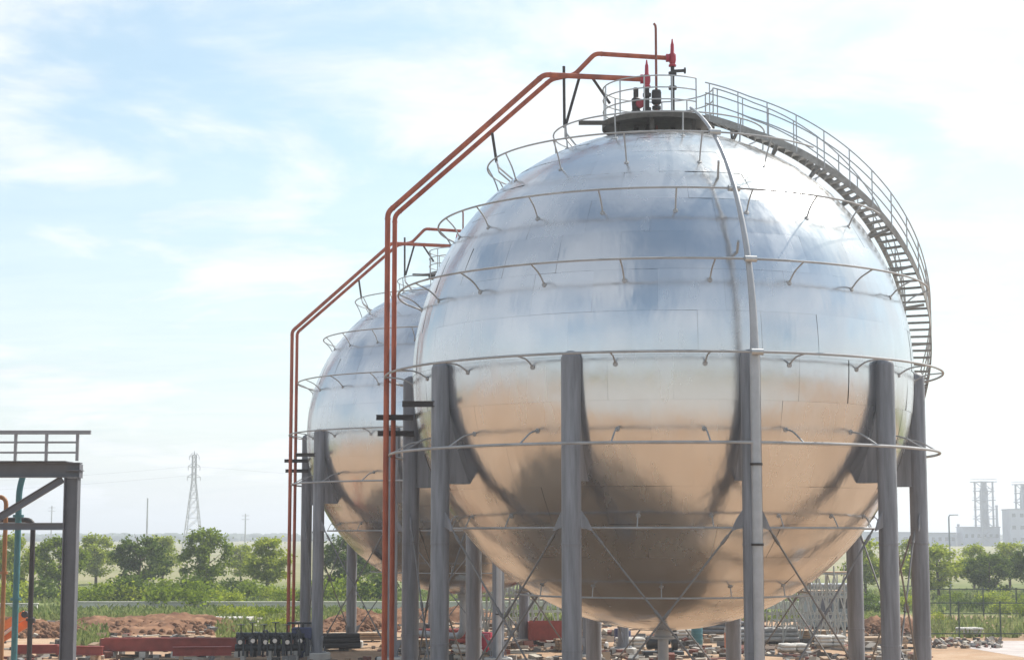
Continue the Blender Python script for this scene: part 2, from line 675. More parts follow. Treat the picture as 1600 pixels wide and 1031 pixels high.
def mound(px0, px1, Y, depth, h, seed, name='dirt_mound'):
    x0, x1 = gx(px0, Y), gx(px1, Y)
    nx, ny = 110, 46
    b = MB()
    for j in range(ny + 1):
        for i in range(nx + 1):
            u, v_ = i / nx, j / ny
            env = max(0.0, (1 - abs(2 * u - 1) ** 2.6)) * max(0.0, 1 - abs(2 * v_ - 1) ** 2.0)
            x, y = x0 + (x1 - x0) * u, Y + depth * (v_ - .5)
            q = noise.fractal(V((x * .33 + seed, y * .33, seed)), 1.0, 2.1, 6)
            q2 = noise.fractal(V((x * 1.4 + seed, y * 1.4, seed)), 1.0, 2.1, 3)
            q3 = 1 - abs(noise.fractal(V((x * .8 + seed, y * .8, seed + 5)), 1.0, 2.0, 4)) * 1.6
            b.v.append((x, y, -0.08 + h * env * (0.50 + 0.45 * q) + env * (.16 * q2 + .30 * q3)))
    for j in range(ny):
        for i in range(nx):
            a = j * (nx + 1) + i
            b.f.append((a, a + 1, a + nx + 2, a + nx + 1))
    return tag(b.build(name, M['mound'], smooth=True, angle=0), kind='structure')


mound(60, 385, 112, 20, .75, 1.3)
mound(-60, 150, 104, 10, 1.1, 8.1)
mound(490, 625, 112, 14, 1.2, 4.4)
mound(1335, 1440, 106, 10, 1.2, 6.2)
mound(560, 800, 118, 9, 1.3, 12.2)
mound(880, 1180, 122, 10, 1.3, 15.7)

# ------------------------------------------------------------------ the spherical tank
R = 7.5
ZC = EYE + 4.68
T1 = V((4.50, 54.08, 0))
T2 = V((-2.33, 86.2, 0))
W0 = radians(22.82)                # azimuth of a column, from -Y towards -X


def hd(w):
    return V((-sin(w), -cos(w), 0))


def sph(w, lat, rad=R):
    """lat from the equator"""
    return hd(w) * (rad * cos(lat)) + V((0, 0, ZC + rad * sin(lat)))


def build_tank():
    t = thing('spherical_storage_tank', 'x', 'storage tank')
    # inner shell
    b = MB()
    n1_, n2_ = 96, 48
    rr = R - 0.05
    for j in range(n2_ + 1):
        la = -pi / 2 + pi * j / n2_
        for i in range(n1_):
            b.v.append(sph(2 * pi * i / n1_, la, rr))
    for j in range(n2_):
        for i in range(n1_):
            k = (i + 1) % n1_
            b.f.append((j * n1_ + i, (j + 1) * n1_ + i, (j + 1) * n1_ + k, j * n1_ + k))
    b.build('shell', M['shell'], t, smooth=True, angle=0)
    # cladding sheets in rings
    rest = MB()
    rest_n = []
    NB = 20
    C0 = V((0, 0, ZC))
    for j in range(NB):
        la0, la1 = -pi / 2 + pi * j / NB, -pi / 2 + pi * (j + 1) / NB
        lm = (la0 + la1) / 2
        n = max(7, round(2 * pi * R * cos(lm) / 1.75))
        dw = 2 * pi / n
        gapw = 0.0009 / max(.2, R * cos(lm))
        off = (j % 2) * dw * .5 + .03 * j
        S = 4
        vs, ns, fs = [], [], []
        for a in range(S + 1):
            la = la0 + 0.0002 + (la1 - la0 - 0.0004) * a / S
            for c in range(S + 1):
                w = -dw / 2 + gapw + (dw - 2 * gapw) * c / S
                p_ = sph(w, la, R + (0.003 if a == 0 else 0.0))
                vs.append(p_)
                ns.append((p_ - C0).normalized())
        for a in range(S):
            for c in range(S):
                i = a * (S + 1) + c
                fs.append((i, i + S + 1, i + S + 2, i + 1))
        rim = [c for c in range(S + 1)] + [a * (S + 1) + S for a in range(1, S + 1)] + [S * (S + 1) + c for c in range(S - 1, -1, -1)] + [a * (S + 1) for a in range(S - 1, 0, -1)]
        base = len(vs)
        mid = sum((vs[i] for i in rim), V((0, 0, 0))) / len(rim)
        for i in rim:
            o_ = (vs[i] - mid)
            o_ = (o_ - ns[i] * o_.dot(ns[i])).normalized()
            vs.append(vs[i].copy()); ns.append(o_)
            vs.append(vs[i] - ns[i] * 0.03); ns.append(o_)
        K = len(rim)
        for k in range(K):
            l = (k + 1) % K
            fs.append((base + 2 * k, base + 2 * k + 1, base + 2 * l + 1, base + 2 * l))
        me = MB().add(vs, fs).mesh('cladding_panel', M['clad'], smooth=True, angle=0)
        me.normals_split_custom_set_from_vertices([tuple(x) for x in ns])
        band = random.gauss(0, .3)
        for i in range(n):
            w = off + dw * i
            ww = (w + pi) % (2 * pi) - pi
            rot = Matrix.Rotation(-w, 4, 'Z')
            c_ = sph(w, lm)
            til = Matrix.Rotation(radians(random.gauss(0, .3)), 4, 'Z') @ Matrix.Rotation(radians(band + random.gauss(0, .28)), 4, hd(w).cross(V((0, 0, 1))))
            mtx = Matrix.Translation(c_) @ til @ Matrix.Translation(-c_) @ rot
            if abs(ww) < radians(103):
                o = link('cladding_panel', me, t)
                o.matrix_basis = mtx
            else:
                rest.add([mtx @ q for q in vs], fs)
                m3 = mtx.to_3x3()
                rest_n.extend([tuple((m3 @ q).normalized()) for q in ns])
    me = rest.mesh('cladding', M['clad'], smooth=True, angle=0)
    me.normals_split_custom_set_from_vertices(rest_n)
    tag(link('cladding', me, t), kind='stuff')

    # columns
    RC = R * 1.0 + 0.10
    def shift(mtx, o):
        o.matrix_basis = mtx
        return o
    bc = MB()
    bc.tube([(0, -RC, .35), (0, -RC, ZC - .05), (0, -RC, ZC + .06), (0, -RC, ZC + .13)], [.262, .262, .22, .10], 20)
    m_col = bc.mesh('column', M['column'], True)
    # saddle plate filling the gap between column and shell below the equator
    sp_ = MB()
    for s in (-1, 1):
        x = .15 * s
        va, vb = [], []
        for k in range(9):
            z = -3.25 * k / 8
            va.append((x, -RC + .18, ZC + z))
            vb.append((x, -sqrt(R * R - z * z) + .03 + .02, ZC + z))
        sp_.add(va + vb, [(k, k + 1, k + 10, k + 9) for k in range(8)])
    sp_.bar((0, -RC + .2, ZC - 3.25), (0, -sqrt(R * R - 3.25 ** 2) + .05, ZC - 3.25), .34, .04)
    m_sad = sp_.mesh('saddle_plate', M['column'])
    pl = MB()
    pl.lathe([(.62, 0), (.62, .28), (.58, .32)], (0, -RC, 0), 20)
    m_pl = pl.mesh('plinth', M['concrete'])
    bp_ = MB()
    bp_.lathe([(.42, .32), (.42, .36)], (0, -RC, 0), 20)
    for k in range(6):
        a = k * pi / 3
        bp_.bar((.34 * cos(a), -RC + .34 * sin(a), .36), (.34 * cos(a), -RC + .34 * sin(a), .6), .03, .03)
    m_bp = bp_.mesh('base_plate', M['column'])
    m_cb = [('collar', MB().lathe([(.24, -.04), (.272, -.03), (.272, .03), (.24, .04)], (0, -RC, zb), 20).mesh('collar', M['column'])) for zb in (5.35, 2.6)]
    m_gs = []
    for s in (-1, 1):
        for zz_, d in ((6.05, -1), (.75, 1)):
            gs = MB()
            a0 = V((s * .25, -RC, zz_ - .22 * d)); a1 = V((s * .25, -RC, zz_ + .25 * d)); a2 = V((s * .56, -RC + .1, zz_ + d * .36)); a3 = V((s * .42, -RC + .08, zz_ + d * .05))
            th = V((0, .012, 0))
            gs.add([a0 - th, a1 - th, a2 - th, a3 - th, a0 + th, a1 + th, a2 + th, a3 + th], [(0, 1, 2, 3), (7, 6, 5, 4), (0, 4, 5, 1), (1, 5, 6, 2), (2, 6, 7, 3), (3, 7, 4, 0)])
            m_gs.append(('gusset_plate', gs.mesh('gusset_plate', M['column'])))
    for k in range(10):
        mtx = Matrix.Rotation(-(W0 + k * radians(36)), 4, 'Z')
        c = link('column', m_col, t); c.matrix_basis = mtx
        for nm, me_ in (('saddle_plate', m_sad), ('plinth', m_pl), ('base_plate', m_bp), *m_cb, *m_gs):
            link(nm, me_, c)
    # cross bracing between the columns
    for k in range(10):
        wa, wb = W0 + k * radians(36), W0 + (k + 1) * radians(36)
        A, B = hd(wa) * RC, hd(wb) * RC
        tdir = (B - A).normalized()
        for s in (0, 1):
            P, Q = (A, B) if s == 0 else (B, A)
            td = tdir if s == 0 else -tdir
            a = P + td * .5 + V((0, 0, 5.75)); b_ = Q - td * .5 + V((0, 0, 1.05))
            radial = (A + B).normalized() * (.05 if s else -.05)
            r_ = MB()
            r_.cyl(a + radial, b_ + radial, .027, 8)
            d = (b_ - a).normalized()
            for f_ in (.06, .47, .94):
                c = a.lerp(b_, f_) + radial
                r_.cyl(c - d * .14, c + d * .14, .045, 8)
            r_.build('brace_rod', M['rod'], t, True)

    ZD = ZC + R + .34
    WS0 = radians(-62)
    path = []
    NS = 260
    for i in range(NS + 1):
        u = i / NS
        th = radians(12.5 + (94 - 12.5) * u)
        w = WS0 - radians(46) * (u ** 1.25)
        rs = R + .34 + .72 * u ** 2
        pz = ZC + rs * cos(th)
        if u < .12:
            pz = pz + (ZD - .02 - (ZC + (R + .34) * cos(radians(12.5)))) * (1 - u / .12)
        path.append(hd(w) * (rs * sin(th)) + V((0, 0, pz)))
    # spray rings on brackets
    rings = [(.43, 1.0, 10, .028), (.70, .86, 15, .030), (.90, .61, 20, .033), (1.06, .33, 20, .034), (1.11, 0.0, 20, .038), (1.09, -.31, 20, .044), (.862, -.60, 20, .036), (.59, -.855, 14, .03)]
    for ri, (rr_, dz, nb_, pr) in enumerate(rings):
        b = MB()
        pr *= .88
        n = 180
        gap = None
        if ri in (1, 2, 3):                       # open where the stairway passes
            pth = min(path, key=lambda q: abs(q.z - (ZC + dz * R) + .3))
            gap = math.atan2(-pth.x, -pth.y)
            gw = radians((0, 20, 18, 17)[ri])
            b.tube([hd(gap + gw + (2 * pi - 2 * gw) * i / n) * rr_ * R + V((0, 0, ZC + dz * R)) for i in range(n + 1)], pr, 8)
        else:
            b.tube([hd(2 * pi * i / n) * rr_ * R + V((0, 0, ZC + dz * R)) for i in range(n)], pr, 8, closed=True)
        ro = b.build('spray_ring', M['ring'], t, True)
        for i in range(nb_):
            w = W0 + 2 * pi * i / nb_ + radians(9 if nb_ == 20 else 5) + .2 * ri
            if ri in (4, 5):
                w = W0 + 2 * pi * i / nb_ + radians(9)
            if gap is not None and abs((w - gap + pi) % (2 * pi) - pi) < gw:
                continue
            P = hd(w) * rr_ * R + V((0, 0, ZC + dz * R))
            la = math.atan2(dz, rr_)
            foot = sph(w, la - radians(1.8 if dz > -.2 else -1.0), R - .03)
            midp = P.lerp(foot, .62) + V((0, 0, .10))
            b = MB()
            b.tube(bend([P, midp, foot], .5, 6), .023 if ri < 6 else .018, 6)
            # foot pad
            nrm = (foot - V((0, 0, ZC))).normalized()
            b.lathe([(.07, .02), (.07, .045), (.04, .05)], foot, 8, axis=nrm)
            b.build('bracket', M['ring'], ro, True)

    # top platform
    ZD = ZC + R + .34
    RP = 1.72
    b = MB()
    b.lathe([(RP, -.05), (RP, 0)], (0, 0, ZD), 40)
    pf = b.build('top_platform', M['deck'], t)
    b = MB()
    n = 40
    ring0 = [V((cos(2 * pi * i / n) * RP, sin(2 * pi * i / n) * RP, 0)) for i in range(n)]
    for i in range(n):
        a, c = ring0[i], ring0[(i + 1) % n]
        b.bar(a + V((0, 0, ZD - .06)), c + V((0, 0, ZD - .06)), .02, .18)
    b.build('edge_beam', M['deck'], pf)
    for k in range(6):
        a = k * pi / 3 + .3
        b = MB()
        q = V((cos(a) * 1.35, sin(a) * 1.35, 0))
        b.bar(q + V((0, 0, ZC + sqrt(R * R - 1.35 ** 2) - .02)), q + V((0, 0, ZD - .05)), .12, .12)
        b.build('platform_leg', M['deck'], pf)
    b = MB()
    b.bar((-RP - .75, -.6, ZD - .08), (-RP + .5, -.6, ZD - .08), .10, .12)
    b.build('outrigger', M['deck'], pf)
    # railing of the platform, open where the stair arrives
    WS0 = radians(-62)
    npost = 12
    angs = [WS0 + radians(24) + (2 * pi - radians(48)) * i / (npost - 1) for i in range(npost)]
    for a in angs:
        b = MB(); q = hd(a) * (RP - .03)
        b.cyl(q + V((0, 0, ZD)), q + V((0, 0, ZD + 1.12)), .022, 8)
        b.build('railing_post', M['steel'], pf)
    for hh in (.40, .76, 1.12):
        b = MB()
        b.tube([hd(angs[0] + (angs[-1] - angs[0]) * i / 48) * (RP - .03) + V((0, 0, ZD + hh)) for i in range(49)], .021, 8)
        b.build('railing', M['steel'], pf, True)

    # stairway: leaves the platform and winds down round the shell to the equator
    st = MB()
    plen = [0.0]
    for i in range(NS):
        plen.append(plen[-1] + (path[i + 1] - path[i]).length)
    hw = .38

    def along(s):
        for i in range(NS):
            if plen[i + 1] >= s:
                f_ = (s - plen[i]) / (plen[i + 1] - plen[i])
                return path[i].lerp(path[i + 1], f_), (path[min(i + 4, NS)] - path[max(i - 3, 0)])
        return path[-1], path[-1] - path[-6]

    def frame(s):
        q, d = along(s)
        d2 = V((d.x, d.y, 0)).normalized()
        sd = d2.cross(V((0, 0, 1))).normalized()
        if sd.dot(V((q.x, q.y, 0))) < 0:
            sd = -sd
        return q, d.normalized(), d2, sd
    LT = plen[-1]
    sw = None
    for s_ in (-1, 1):
        b = MB()
        vs = []
        K = 90
        for i in range(K + 1):
            q, d, d2, sd = frame(LT * i / K)
            nrm = sd.cross(d).normalized()
            if nrm.dot(q - V((0, 0, ZC))) < 0:
                nrm = -nrm
            c = q + sd * (hw * s_)
            for dx, dn in ((-.012, -.11), (.012, -.11), (.012, .09), (-.012, .09)):
                vs.append(c + sd * dx + nrm * dn)
        fs = []
        for i in range(K):
            for k in range(4):
                l = (k + 1) % 4
                fs.append((i * 4 + k, i * 4 + l, (i + 1) * 4 + l, (i + 1) * 4 + k))
        fs += [(3, 2, 1, 0), (K * 4, K * 4 + 1, K * 4 + 2, K * 4 + 3)]
        b.add(vs, fs)
        if sw is None:
            sw = b.build('stairway', M['tread'], t)
        else:
            b.build('stringer', M['tread'], sw)
    tb = MB()
    tb.box((0, 0, 0), (2 * hw - .03, .25, .035))
    tb.box((0, -.115, -.03), (2 * hw - .03, .02, .05))
    m_tr = tb.mesh('tread', M['tread'])
    s = .12
    while s < LT:
        q, d, d2, sd = frame(s)
        o = link('tread', m_tr, sw)
        rot = Matrix((sd, d2, V((0, 0, 1)))).transposed().to_4x4()
        o.matrix_basis = Matrix.Translation(q) @ rot
        s += .25
    for s_ in (-1, 1):
        K = 80
        for hh in ((.42, .74, 1.06) if s_ > 0 else (.53, 1.06)):
            b = MB()
            b.tube([frame(LT * i / K)[0] + frame(LT * i / K)[3] * (hw * s_) + V((0, 0, hh)) for i in range(K + 1)], .021, 6)
            b.build('handrail', M['steel'], sw, True)
        NP = 14
        for i in range(NP + 1):
            q, d, d2, sd = frame(LT * (i + .15) / (NP + .3))
            b = MB()
            b.cyl(q + sd * (hw * s_) - V((0, 0, .05)), q + sd * (hw * s_) + V((0, 0, 1.06)), .02, 6)
            b.build('railing_post', M['steel'], sw)
    for i in range(9):
        q, d, d2, sd = frame(LT * (i + .6) / 9.2)
        n_ = (q - V((0, 0, ZC))).normalized()
        b = MB()
        foot = V((0, 0, ZC)) + (q - sd * .2 - V((0, 0, ZC))).normalized() * (R - .02)
        b.bar(foot, q + sd * hw - n_ * .1, .07, .08)
        b.bar(foot, q - sd * hw - n_ * .1, .07, .08)
        b.build('stair_support', M['tread'], sw)
    # nozzle under the shell
    b = MB()
    b.lathe([(.42, ZC - R - .25), (.42, ZC - R - .19), (.26, ZC - R - .18), (.26, ZC - R + .06)], (0, 0, 0), 20)
    b.tube(bend([(0, 0, ZC - R - .2), (0, 0, .8), (-2.5, 3, .8)], .6), .16, 12)
    b.build('bottom_nozzle', M['pipe'], t, True)
    return t


tank = build_tank()
tank.location = T1
tag(tank, 'huge polished metal sphere tank on grey columns with open stairway beside its sunlit flank', 'storage tank', 'spherical gas tanks')


# ------------------------------------------------------------------ riser and vent pipes (local to the tank's centre)
def L1(px, py, Y):
    q = at(px, py, Y)
    return V((q.x - T1.x, q.y - T1.y, q.z))


def build_riser():
    t = thing('water_riser_pipe', 'x', 'pipe', (0, 0, 0))
    w = radians(-12.6)
    rp = R * 1.085
    pts = [hd(w) * rp + V((0, 0, .1)), hd(w) * rp + V((0, 0, ZC - .2))]
    for i in range(0, 25):
        la = radians(1 + 66.5 * i / 24)
        pts.append(sph(w, la, rp + .12 * i / 24))
    b = MB()
    rad_ = [.13, .13] + [.115 - .075 * (i / 24) ** .6 for i in range(25)]
    b.tube(pts, rad_, 14)
    b.build('riser', M['pipe'], t, True)
    for z in (5.35, 7.4, 2.2):
        b = MB()
        b.lathe([(.145, -.03), (.165, -.03), (.165, .03), (.145, .03)], hd(w) * rp + V((0, 0, z)), 14)
        b.bar(hd(w) * (rp - .14) + V((0, 0, z)), hd(w) * (R + .3) + hd(w + pi / 2) * -.0 + V((0, 0, z)), .05, .08)
        b.build('pipe_clamp', M['darksteel'], t)
    for rr_, dz in ((.70, .86), (.90, .61), (1.06, .33), (1.11, 0.0)):
        la = math.atan2(dz, rr_)
        c = sph(w, la, rp + .04)
        b = MB()
        q = hd(w) * rr_ * R + V((0, 0, ZC + dz * R))
        side = hd(w).cross(V((0, 0, 1)))
        b.cyl(q - side * .16, q + side * .16, .085, 10)
        b.build('tee', M['steel'], t, True)
    for la in (22, 43):
        la = radians(la)
        b = MB()
        b.bar(sph(w, la, R - .03), sph(w + radians(1.2), la, rp - .08), .06, .06)
        b.build('pipe_stay', M['steel'], t)
    return t


riser = build_riser()
riser.location = T1
tag(riser, 'pale grey riser pipe running up beside a column and over the huge sphere', 'pipe', 'riser pipes')

YP = 53.9


def flange(b, c, axis, r):
    b.lathe([(r, -.05), (r * 1.7, -.05), (r * 1.7, .05), (r, .05)], c, 14, axis=axis)


def build_vent(which):
    t = thing('vent_pipe', 'x', 'pipe')
    if which == 0:
        y = YP
        pts = [L1(603, 900, y), L1(606, 332, y), L1(850, 117, y), L1(1003, 124, y)]
        pts[0] = V((pts[1].x, pts[1].y, .15))
        r = .085
    else:
        y = YP + .45
        pts = [L1(616, 900, y), L1(617, 337, y), L1(862, 124, y), L1(898, 117, y), L1(930, 84, y), L1(1043, 91, y)]
        pts[0] = V((pts[1].x, pts[1].y, .15))
        r = .075
    b = MB()
    b.tube(bend(pts, .15), r, 12)
    b.build('pipe_run', M['red'], t, True)
    for i in range(1, len(pts) - 1):
        for q in (pts[i - 1], pts[i + 1]):
            d = (q - pts[i]).normalized()
            if (q - pts[i]).length < 1.2:
                continue
            b = MB()
            b.lathe([(r, -.02), (r * 1.12, -.02), (r * 1.12, .02), (r, .02)], pts[i] + d * .20, 12, axis=d)
            b.build('weld_collar', M['red'], t, True)
    b = MB()
    b.lathe([(.3, 0), (.3, .15), (.2, .16)], (pts[0].x, pts[0].y, 0), 12)
    b.build('pipe_foot', M['concrete'], t)
    # valve at the end
    e = pts[-1]
    b = MB()
    flange(b, e + V((.0, 0, 0)), (1, 0, 0), r)
    b.lathe([(.07, -.28), (.12, -.27), (.12, -.22), (.085, -.2), (.115, -.08), (.115, .10), (.065, .16), (.055, .42), (.035, .48), (.02, .60)], e + V((.15, 0, 0)), 14)
    v = b.build('relief_valve', M['redv'], t, True)
    b = MB()
    b.cyl(e + V((.15, 0, -.27)), V((e.x + .15, e.y, ZC + R + .05)), .075 if which == 0 else .06, 12)
    for dz in (-.5, -.95):
        if e.z + dz > ZC + R + .3:
            flange(b, e + V((.15, 0, dz)), (0, 0, 1), .075)
    b.build('valve_stem', M['darksteel'], t, True)
    if which == 1:
        b = MB()
        c = e + V((.15, 0, -.42))
        b.cyl(c, c + V((.36, 0, .02)), .05, 8)
        b.lathe([(.1, 0), (.1, .05)], c + V((.36, 0, .02)), 12, axis=(1, 0, 0))
        b.build('hand_wheel', M['darksteel'], v)
    return t


def build_supports():
    """brackets tying the vent pipes to the columns and the shell"""
    t = thing('pipe_support', 'x', 'pipe support')
    y = YP + .22
    for a, b_, yy, h in (((588, 652), (646, 652), y, .16), ((590, 677), (647, 677), y + .25, .16)):
        b = MB()
        b.ibeam(L1(*a, yy), L1(*b_, yy), .12, h, .025)
        b.build('bracket_beam', M['darksteel'], t)
    q = L1(690, 631, 50.0)
    b = MB()
    b.ibeam(q, q + V((-1.1, 0, 0)), .12, .16, .025)
    b.build('bracket_beam', M['darksteel'], t)
    for a, b_ in (((881, 104), (882, 200)), ((905, 122), (884, 196)), ((925, 121), (953, 162)), ((769, 208), (776, 254))):
        b = MB()
        b.cyl(L1(*a, y), L1(*b_, y), .045, 8)
        b.build('strut', M['darksteel'], t)
    for (a, la) in (((883, 196), 58), ((776, 252), 47)):
        P = L1(*a, y)
        n_ = (P - V((0, 0, ZC))).normalized()
        for dy in (-.35, .35):
            b = MB()
            foot = V((0, 0, ZC)) + (n_ + V((0.02, dy / 8, -.02))).normalized() * (R - .02)
            b.tube([P, P.lerp(foot, .4) + V((-.14, dy * .6, 0)), foot], .03, 6)
            b.build('shell_stay', M['steel'], t, True)
    return t


def build_top_gear():
    out = []
    t = thing('vent_stack', 'x', 'pipe')
    q = L1(1026, 190, YP + .1)
    top = L1(1026, 38, YP + .1)
    b = MB()
    b.tube([V((q.x, q.y, ZC + R)), V((q.x, q.y, top.z - .15)), V((q.x - .01, q.y, top.z - .05)), V((q.x - .06, q.y, top.z + .02))], .04, 10)
    b.build('stack_pipe', M['darkred'], t, True)
    for dz in (.55, 1.05):
        b = MB(); flange(b, V((q.x, q.y, ZC + R + .3 + dz)), (0, 0, 1), .08); b.build('flange', M['darksteel'], t, True)
    b = MB()
    b.lathe([(.1, 0), (.15, .05), (.15, .4), (.1, .45)], (q.x, q.y, ZC + R + .95), 12)
    b.build('valve_body', M['darksteel'], t, True)
    out.append(t)
    t = thing('level_gauge', 'x', 'gauge')
    q = L1(994, 190, YP + .2)
    b = MB()
    b.lathe([(.09, ZC + R), (.09, ZC + R + .7), (.15, ZC + R + .72), (.15, ZC + R + .78), (.12, ZC + R + .8), (.14, ZC + R + 1.15), (.08, ZC + R + 1.2), (.08, ZC + R + 1.5)], (q.x, q.y, 0), 12)
    b.build('stem', M['darksteel'], t, True)
    b = MB()
    b.lathe([(.14, -.08), (.14, .08)], (q.x + .12, q.y - .1, ZC + R + .98), 14, axis=(.3, -1, 0))
    b.build('dial', M['redv'], t, True)
    out.append(t)
    return out


vents = [build_vent(0), build_vent(1)]
sup = build_supports()
gear = build_top_gear()
names1 = ['outer rust red vent pipe climbing from the ground to the huge sphere\'s top', 'inner rust red vent pipe with raised end over the huge sphere\'s platform']
for o, l in zip(vents, names1):
    o.location = T1
    tag(o, l, 'pipe', 'red vent pipes')
sup.location = T1
tag(sup, 'dark brackets and struts holding the red pipes to the huge sphere', 'pipe support', 'pipe supports')
gear[0].location = T1
tag(gear[0], 'tall thin brown vent stack rising from the huge sphere\'s top platform', 'pipe', 'vent stacks')
gear[1].location = T1
tag(gear[1], 'short dark gauge with red dial on the huge sphere\'s top platform', 'gauge', 'level gauges')

# the farther tank is the same design
copies = [(tank, 'smaller looking sphere tank standing partly hidden behind the huge polished sphere'),
          (riser, 'grey riser pipe on the sphere tank standing behind the huge one'),
          (vents[0], 'outer rust red vent pipe climbing beside the sphere tank standing behind'),
          (vents[1], 'inner rust red vent pipe leading to the top of the sphere behind'),
          (sup, 'dark brackets holding the red pipes to the sphere tank standing behind'),
          (gear[0], 'thin vent stack on top of the sphere tank standing behind'),
          (gear[1], 'dark gauge on top of the sphere tank standing behind')]
for o, l in copies:
    c = copy_tree(o)
    c.location = T2
    c['label'] = l

# ------------------------------------------------------------------ steel gantry on the left
YG = 65.0


def G(px, py, Y=YG):
    return at(px, py, Y)


def build_gantry():
    base = G(109, 900)
    t = thing('steel_gantry', 'slate grey steel gantry with railed walkway, diagonal brace and tie beam', 'gantry', (base.x, YG, 0))

    def Lg(px, py, dy=0.0):
        q = G(px, py)
        return V((q.x - base.x, dy, q.z))
    top = Lg(109, 722).z
    for x in (0.0, -6.2):
        b = MB()
        b.ibeam((x, 0, .25), (x, 0, top - .56), .46, .50, .035, up=(1, 0, 0))
        c = b.build('column', M['frame'], t)
        b = MB(); b.box((x, 0, .13), (.9, .9, .26), bev=.02); b.build('plinth', M['concrete'], c)
        b = MB(); b.box((x, 0, .265), (.7, .7, .03)); b.build('base_plate', M['frame'], c)
    b = MB()
    b.ibeam((-9.5, 0, top - .28), (.3, 0, top - .28), .42, .54, .04)
    b.build('main_beam', M['frame'], t)
    b = MB()
    b.ibeam(Lg(98, 748), Lg(-70, 850), .2, .26, .03)
    b.build('diagonal_brace', M['frame'], t)
    zt = Lg(60, 822).z
    b = MB()
    b.ibeam((-6.0, 0, zt), (-.25, 0, zt), .22, .26, .03)
    b.build('tie_beam', M['frame'], t)
    # cap plate and cross arm
    b = MB(); b.box((.08, 0, top - .30), (.56, .5, .03)); b.box((.3, 0, top - .32), (.02, .5, .5)); b.build('end_plate', M['frame'], t)
    # walkway boards
    for k in range(12):
        b = MB(); b.box((-9.2 + k * .79, 0, top + .015), (.77, 1.15, .03)); b.build('deck_plate', M['frame'], t)
    zr = Lg(109, 678).z
    for x in (.28, -.83, -1.94, -3.05, -4.16, -5.27, -6.38, -7.49, -8.6):
        b = MB(); b.bar((x, -.55, top + .03), (x, -.55, zr), .10, .10); b.build('railing_post', M['railp'], t)
    b = MB(); b.bar((-9.5, -.55, zr + .03), (.75, -.55, zr + .03), .13, .14); b.build('handrail', M['railp'], t)
    for f_ in (.32, .68):
        z = top + (zr - top) * f_
        b = MB(); b.bar((-9.5, -.55, z), (.28, -.55, z), .06, .07); b.build('mid_rail', M['railp'], t)
    return t


build_gantry()


def pipe_thing(name, label, pts, r, m, flanges=(), foot=True):
    base = V((pts[0].x, pts[0].y, 0))
    t = thing(name, label, 'pipe', base)
    b = MB()
    b.tube(bend([q - base for q in pts], .3), r, 12)
    b.build('pipe_run', M[m], t, True)
    for c, ax in flanges:
        b = MB(); flange(b, V(c) - base, ax, r); b.build('flange', M[m], t, True)
    if foot:
        b = MB(); b.lathe([(r * 2.2, 0), (r * 2.2, .12), (r * 1.2, .14)], (0, 0, 0), 12); b.build('pipe_foot', M['concrete'], t)
    return t


def down(q):
    return V((q.x, q.y, .05))


q0, q1 = at(30, 765, 68), at(38, 745, 68)
pipe_thing('supply_pipe', 'teal upright pipe standing under the steel gantry', [down(q0), q0, at(38, 735, 68)], .12, 'teal', [(V((q0.x, q0.y, 3.2)), (0, 0, 1)), (V((q0.x, q0.y, 6.3)), (0, 0, 1))])
q0 = at(52, 812, 69)
pipe_thing('supply_pipe', 'black pipe bent at right angle under the steel gantry', [down(q0), q0, at(-60, 812, 69)], .10, 'darksteel', [(V((q0.x, q0.y, 2.4)), (0, 0, 1))])
q0 = at(10, 776, 67)
pipe_thing('supply_pipe', 'amber brown upright pipe standing under the steel gantry', [down(q0), q0, at(-50, 776, 67)], .085, 'amber', [(V((q0.x, q0.y, 4.2)), (0, 0, 1))])
q0 = at(-8, 790, 67.5)
pipe_thing('supply_pipe', 'thin grey upright pipe next to the amber brown one', [down(q0), at(17, 700, 67.5) * 0 + q0, at(-90, 790, 67.5)], .05, 'steel')


# ------------------------------------------------------------------ trees and low plants
def leaf_mesh(name, n, rx, rz, seed, m, size=.24, nc=34, base=0.0, flat=.55):
    rnd = random.Random(seed)
    cl = []
    while len(cl) < nc:
        u, v_, w_ = rnd.uniform(-1, 1), rnd.uniform(-1, 1), rnd.uniform(-1, 1)
        d = sqrt(u * u + v_ * v_ + w_ * w_)
        if .35 < d < 1:
            k = 1.0 - .42 * max(0, w_)          # narrower on top
            lump = 1 + .22 * noise.noise(V((u * 1.7 + seed, v_ * 1.7, w_ * 1.7)))
            cl.append((V((u * rx * k * lump, v_ * rx * k * lump, base + rz * (1 + w_ * lump) * .98)), rnd.uniform(.55, 1.0)))
    b = MB()
    for i in range(n):
        c, s = cl[rnd.randrange(nc)]
        o = V((rnd.gauss(0, 1), rnd.gauss(0, 1), rnd.gauss(0, .75))) * (.27 * s * min(rx, 1.6) * .85)
        p_ = c + o
        if p_.z < base - .1:
            continue
        nrm = V((rnd.gauss(0, 1), rnd.gauss(0, 1), rnd.gauss(.5, 1))).normalized()
        a = nrm.orthogonal().normalized()
        a = Matrix.Rotation(rnd.uniform(0, 6.28), 3, nrm) @ a
        d = nrm.cross(a)
        s_ = size * rnd.uniform(.6, 1.25)
        b.add([p_ - a * s_ * .5, p_ + d * s_ * flat * .5, p_ + a * s_ * .5 + nrm * s_ * .12, p_ - d * s_ * flat * .5], [(0, 1, 2, 3)])
    return b.mesh(name, m)


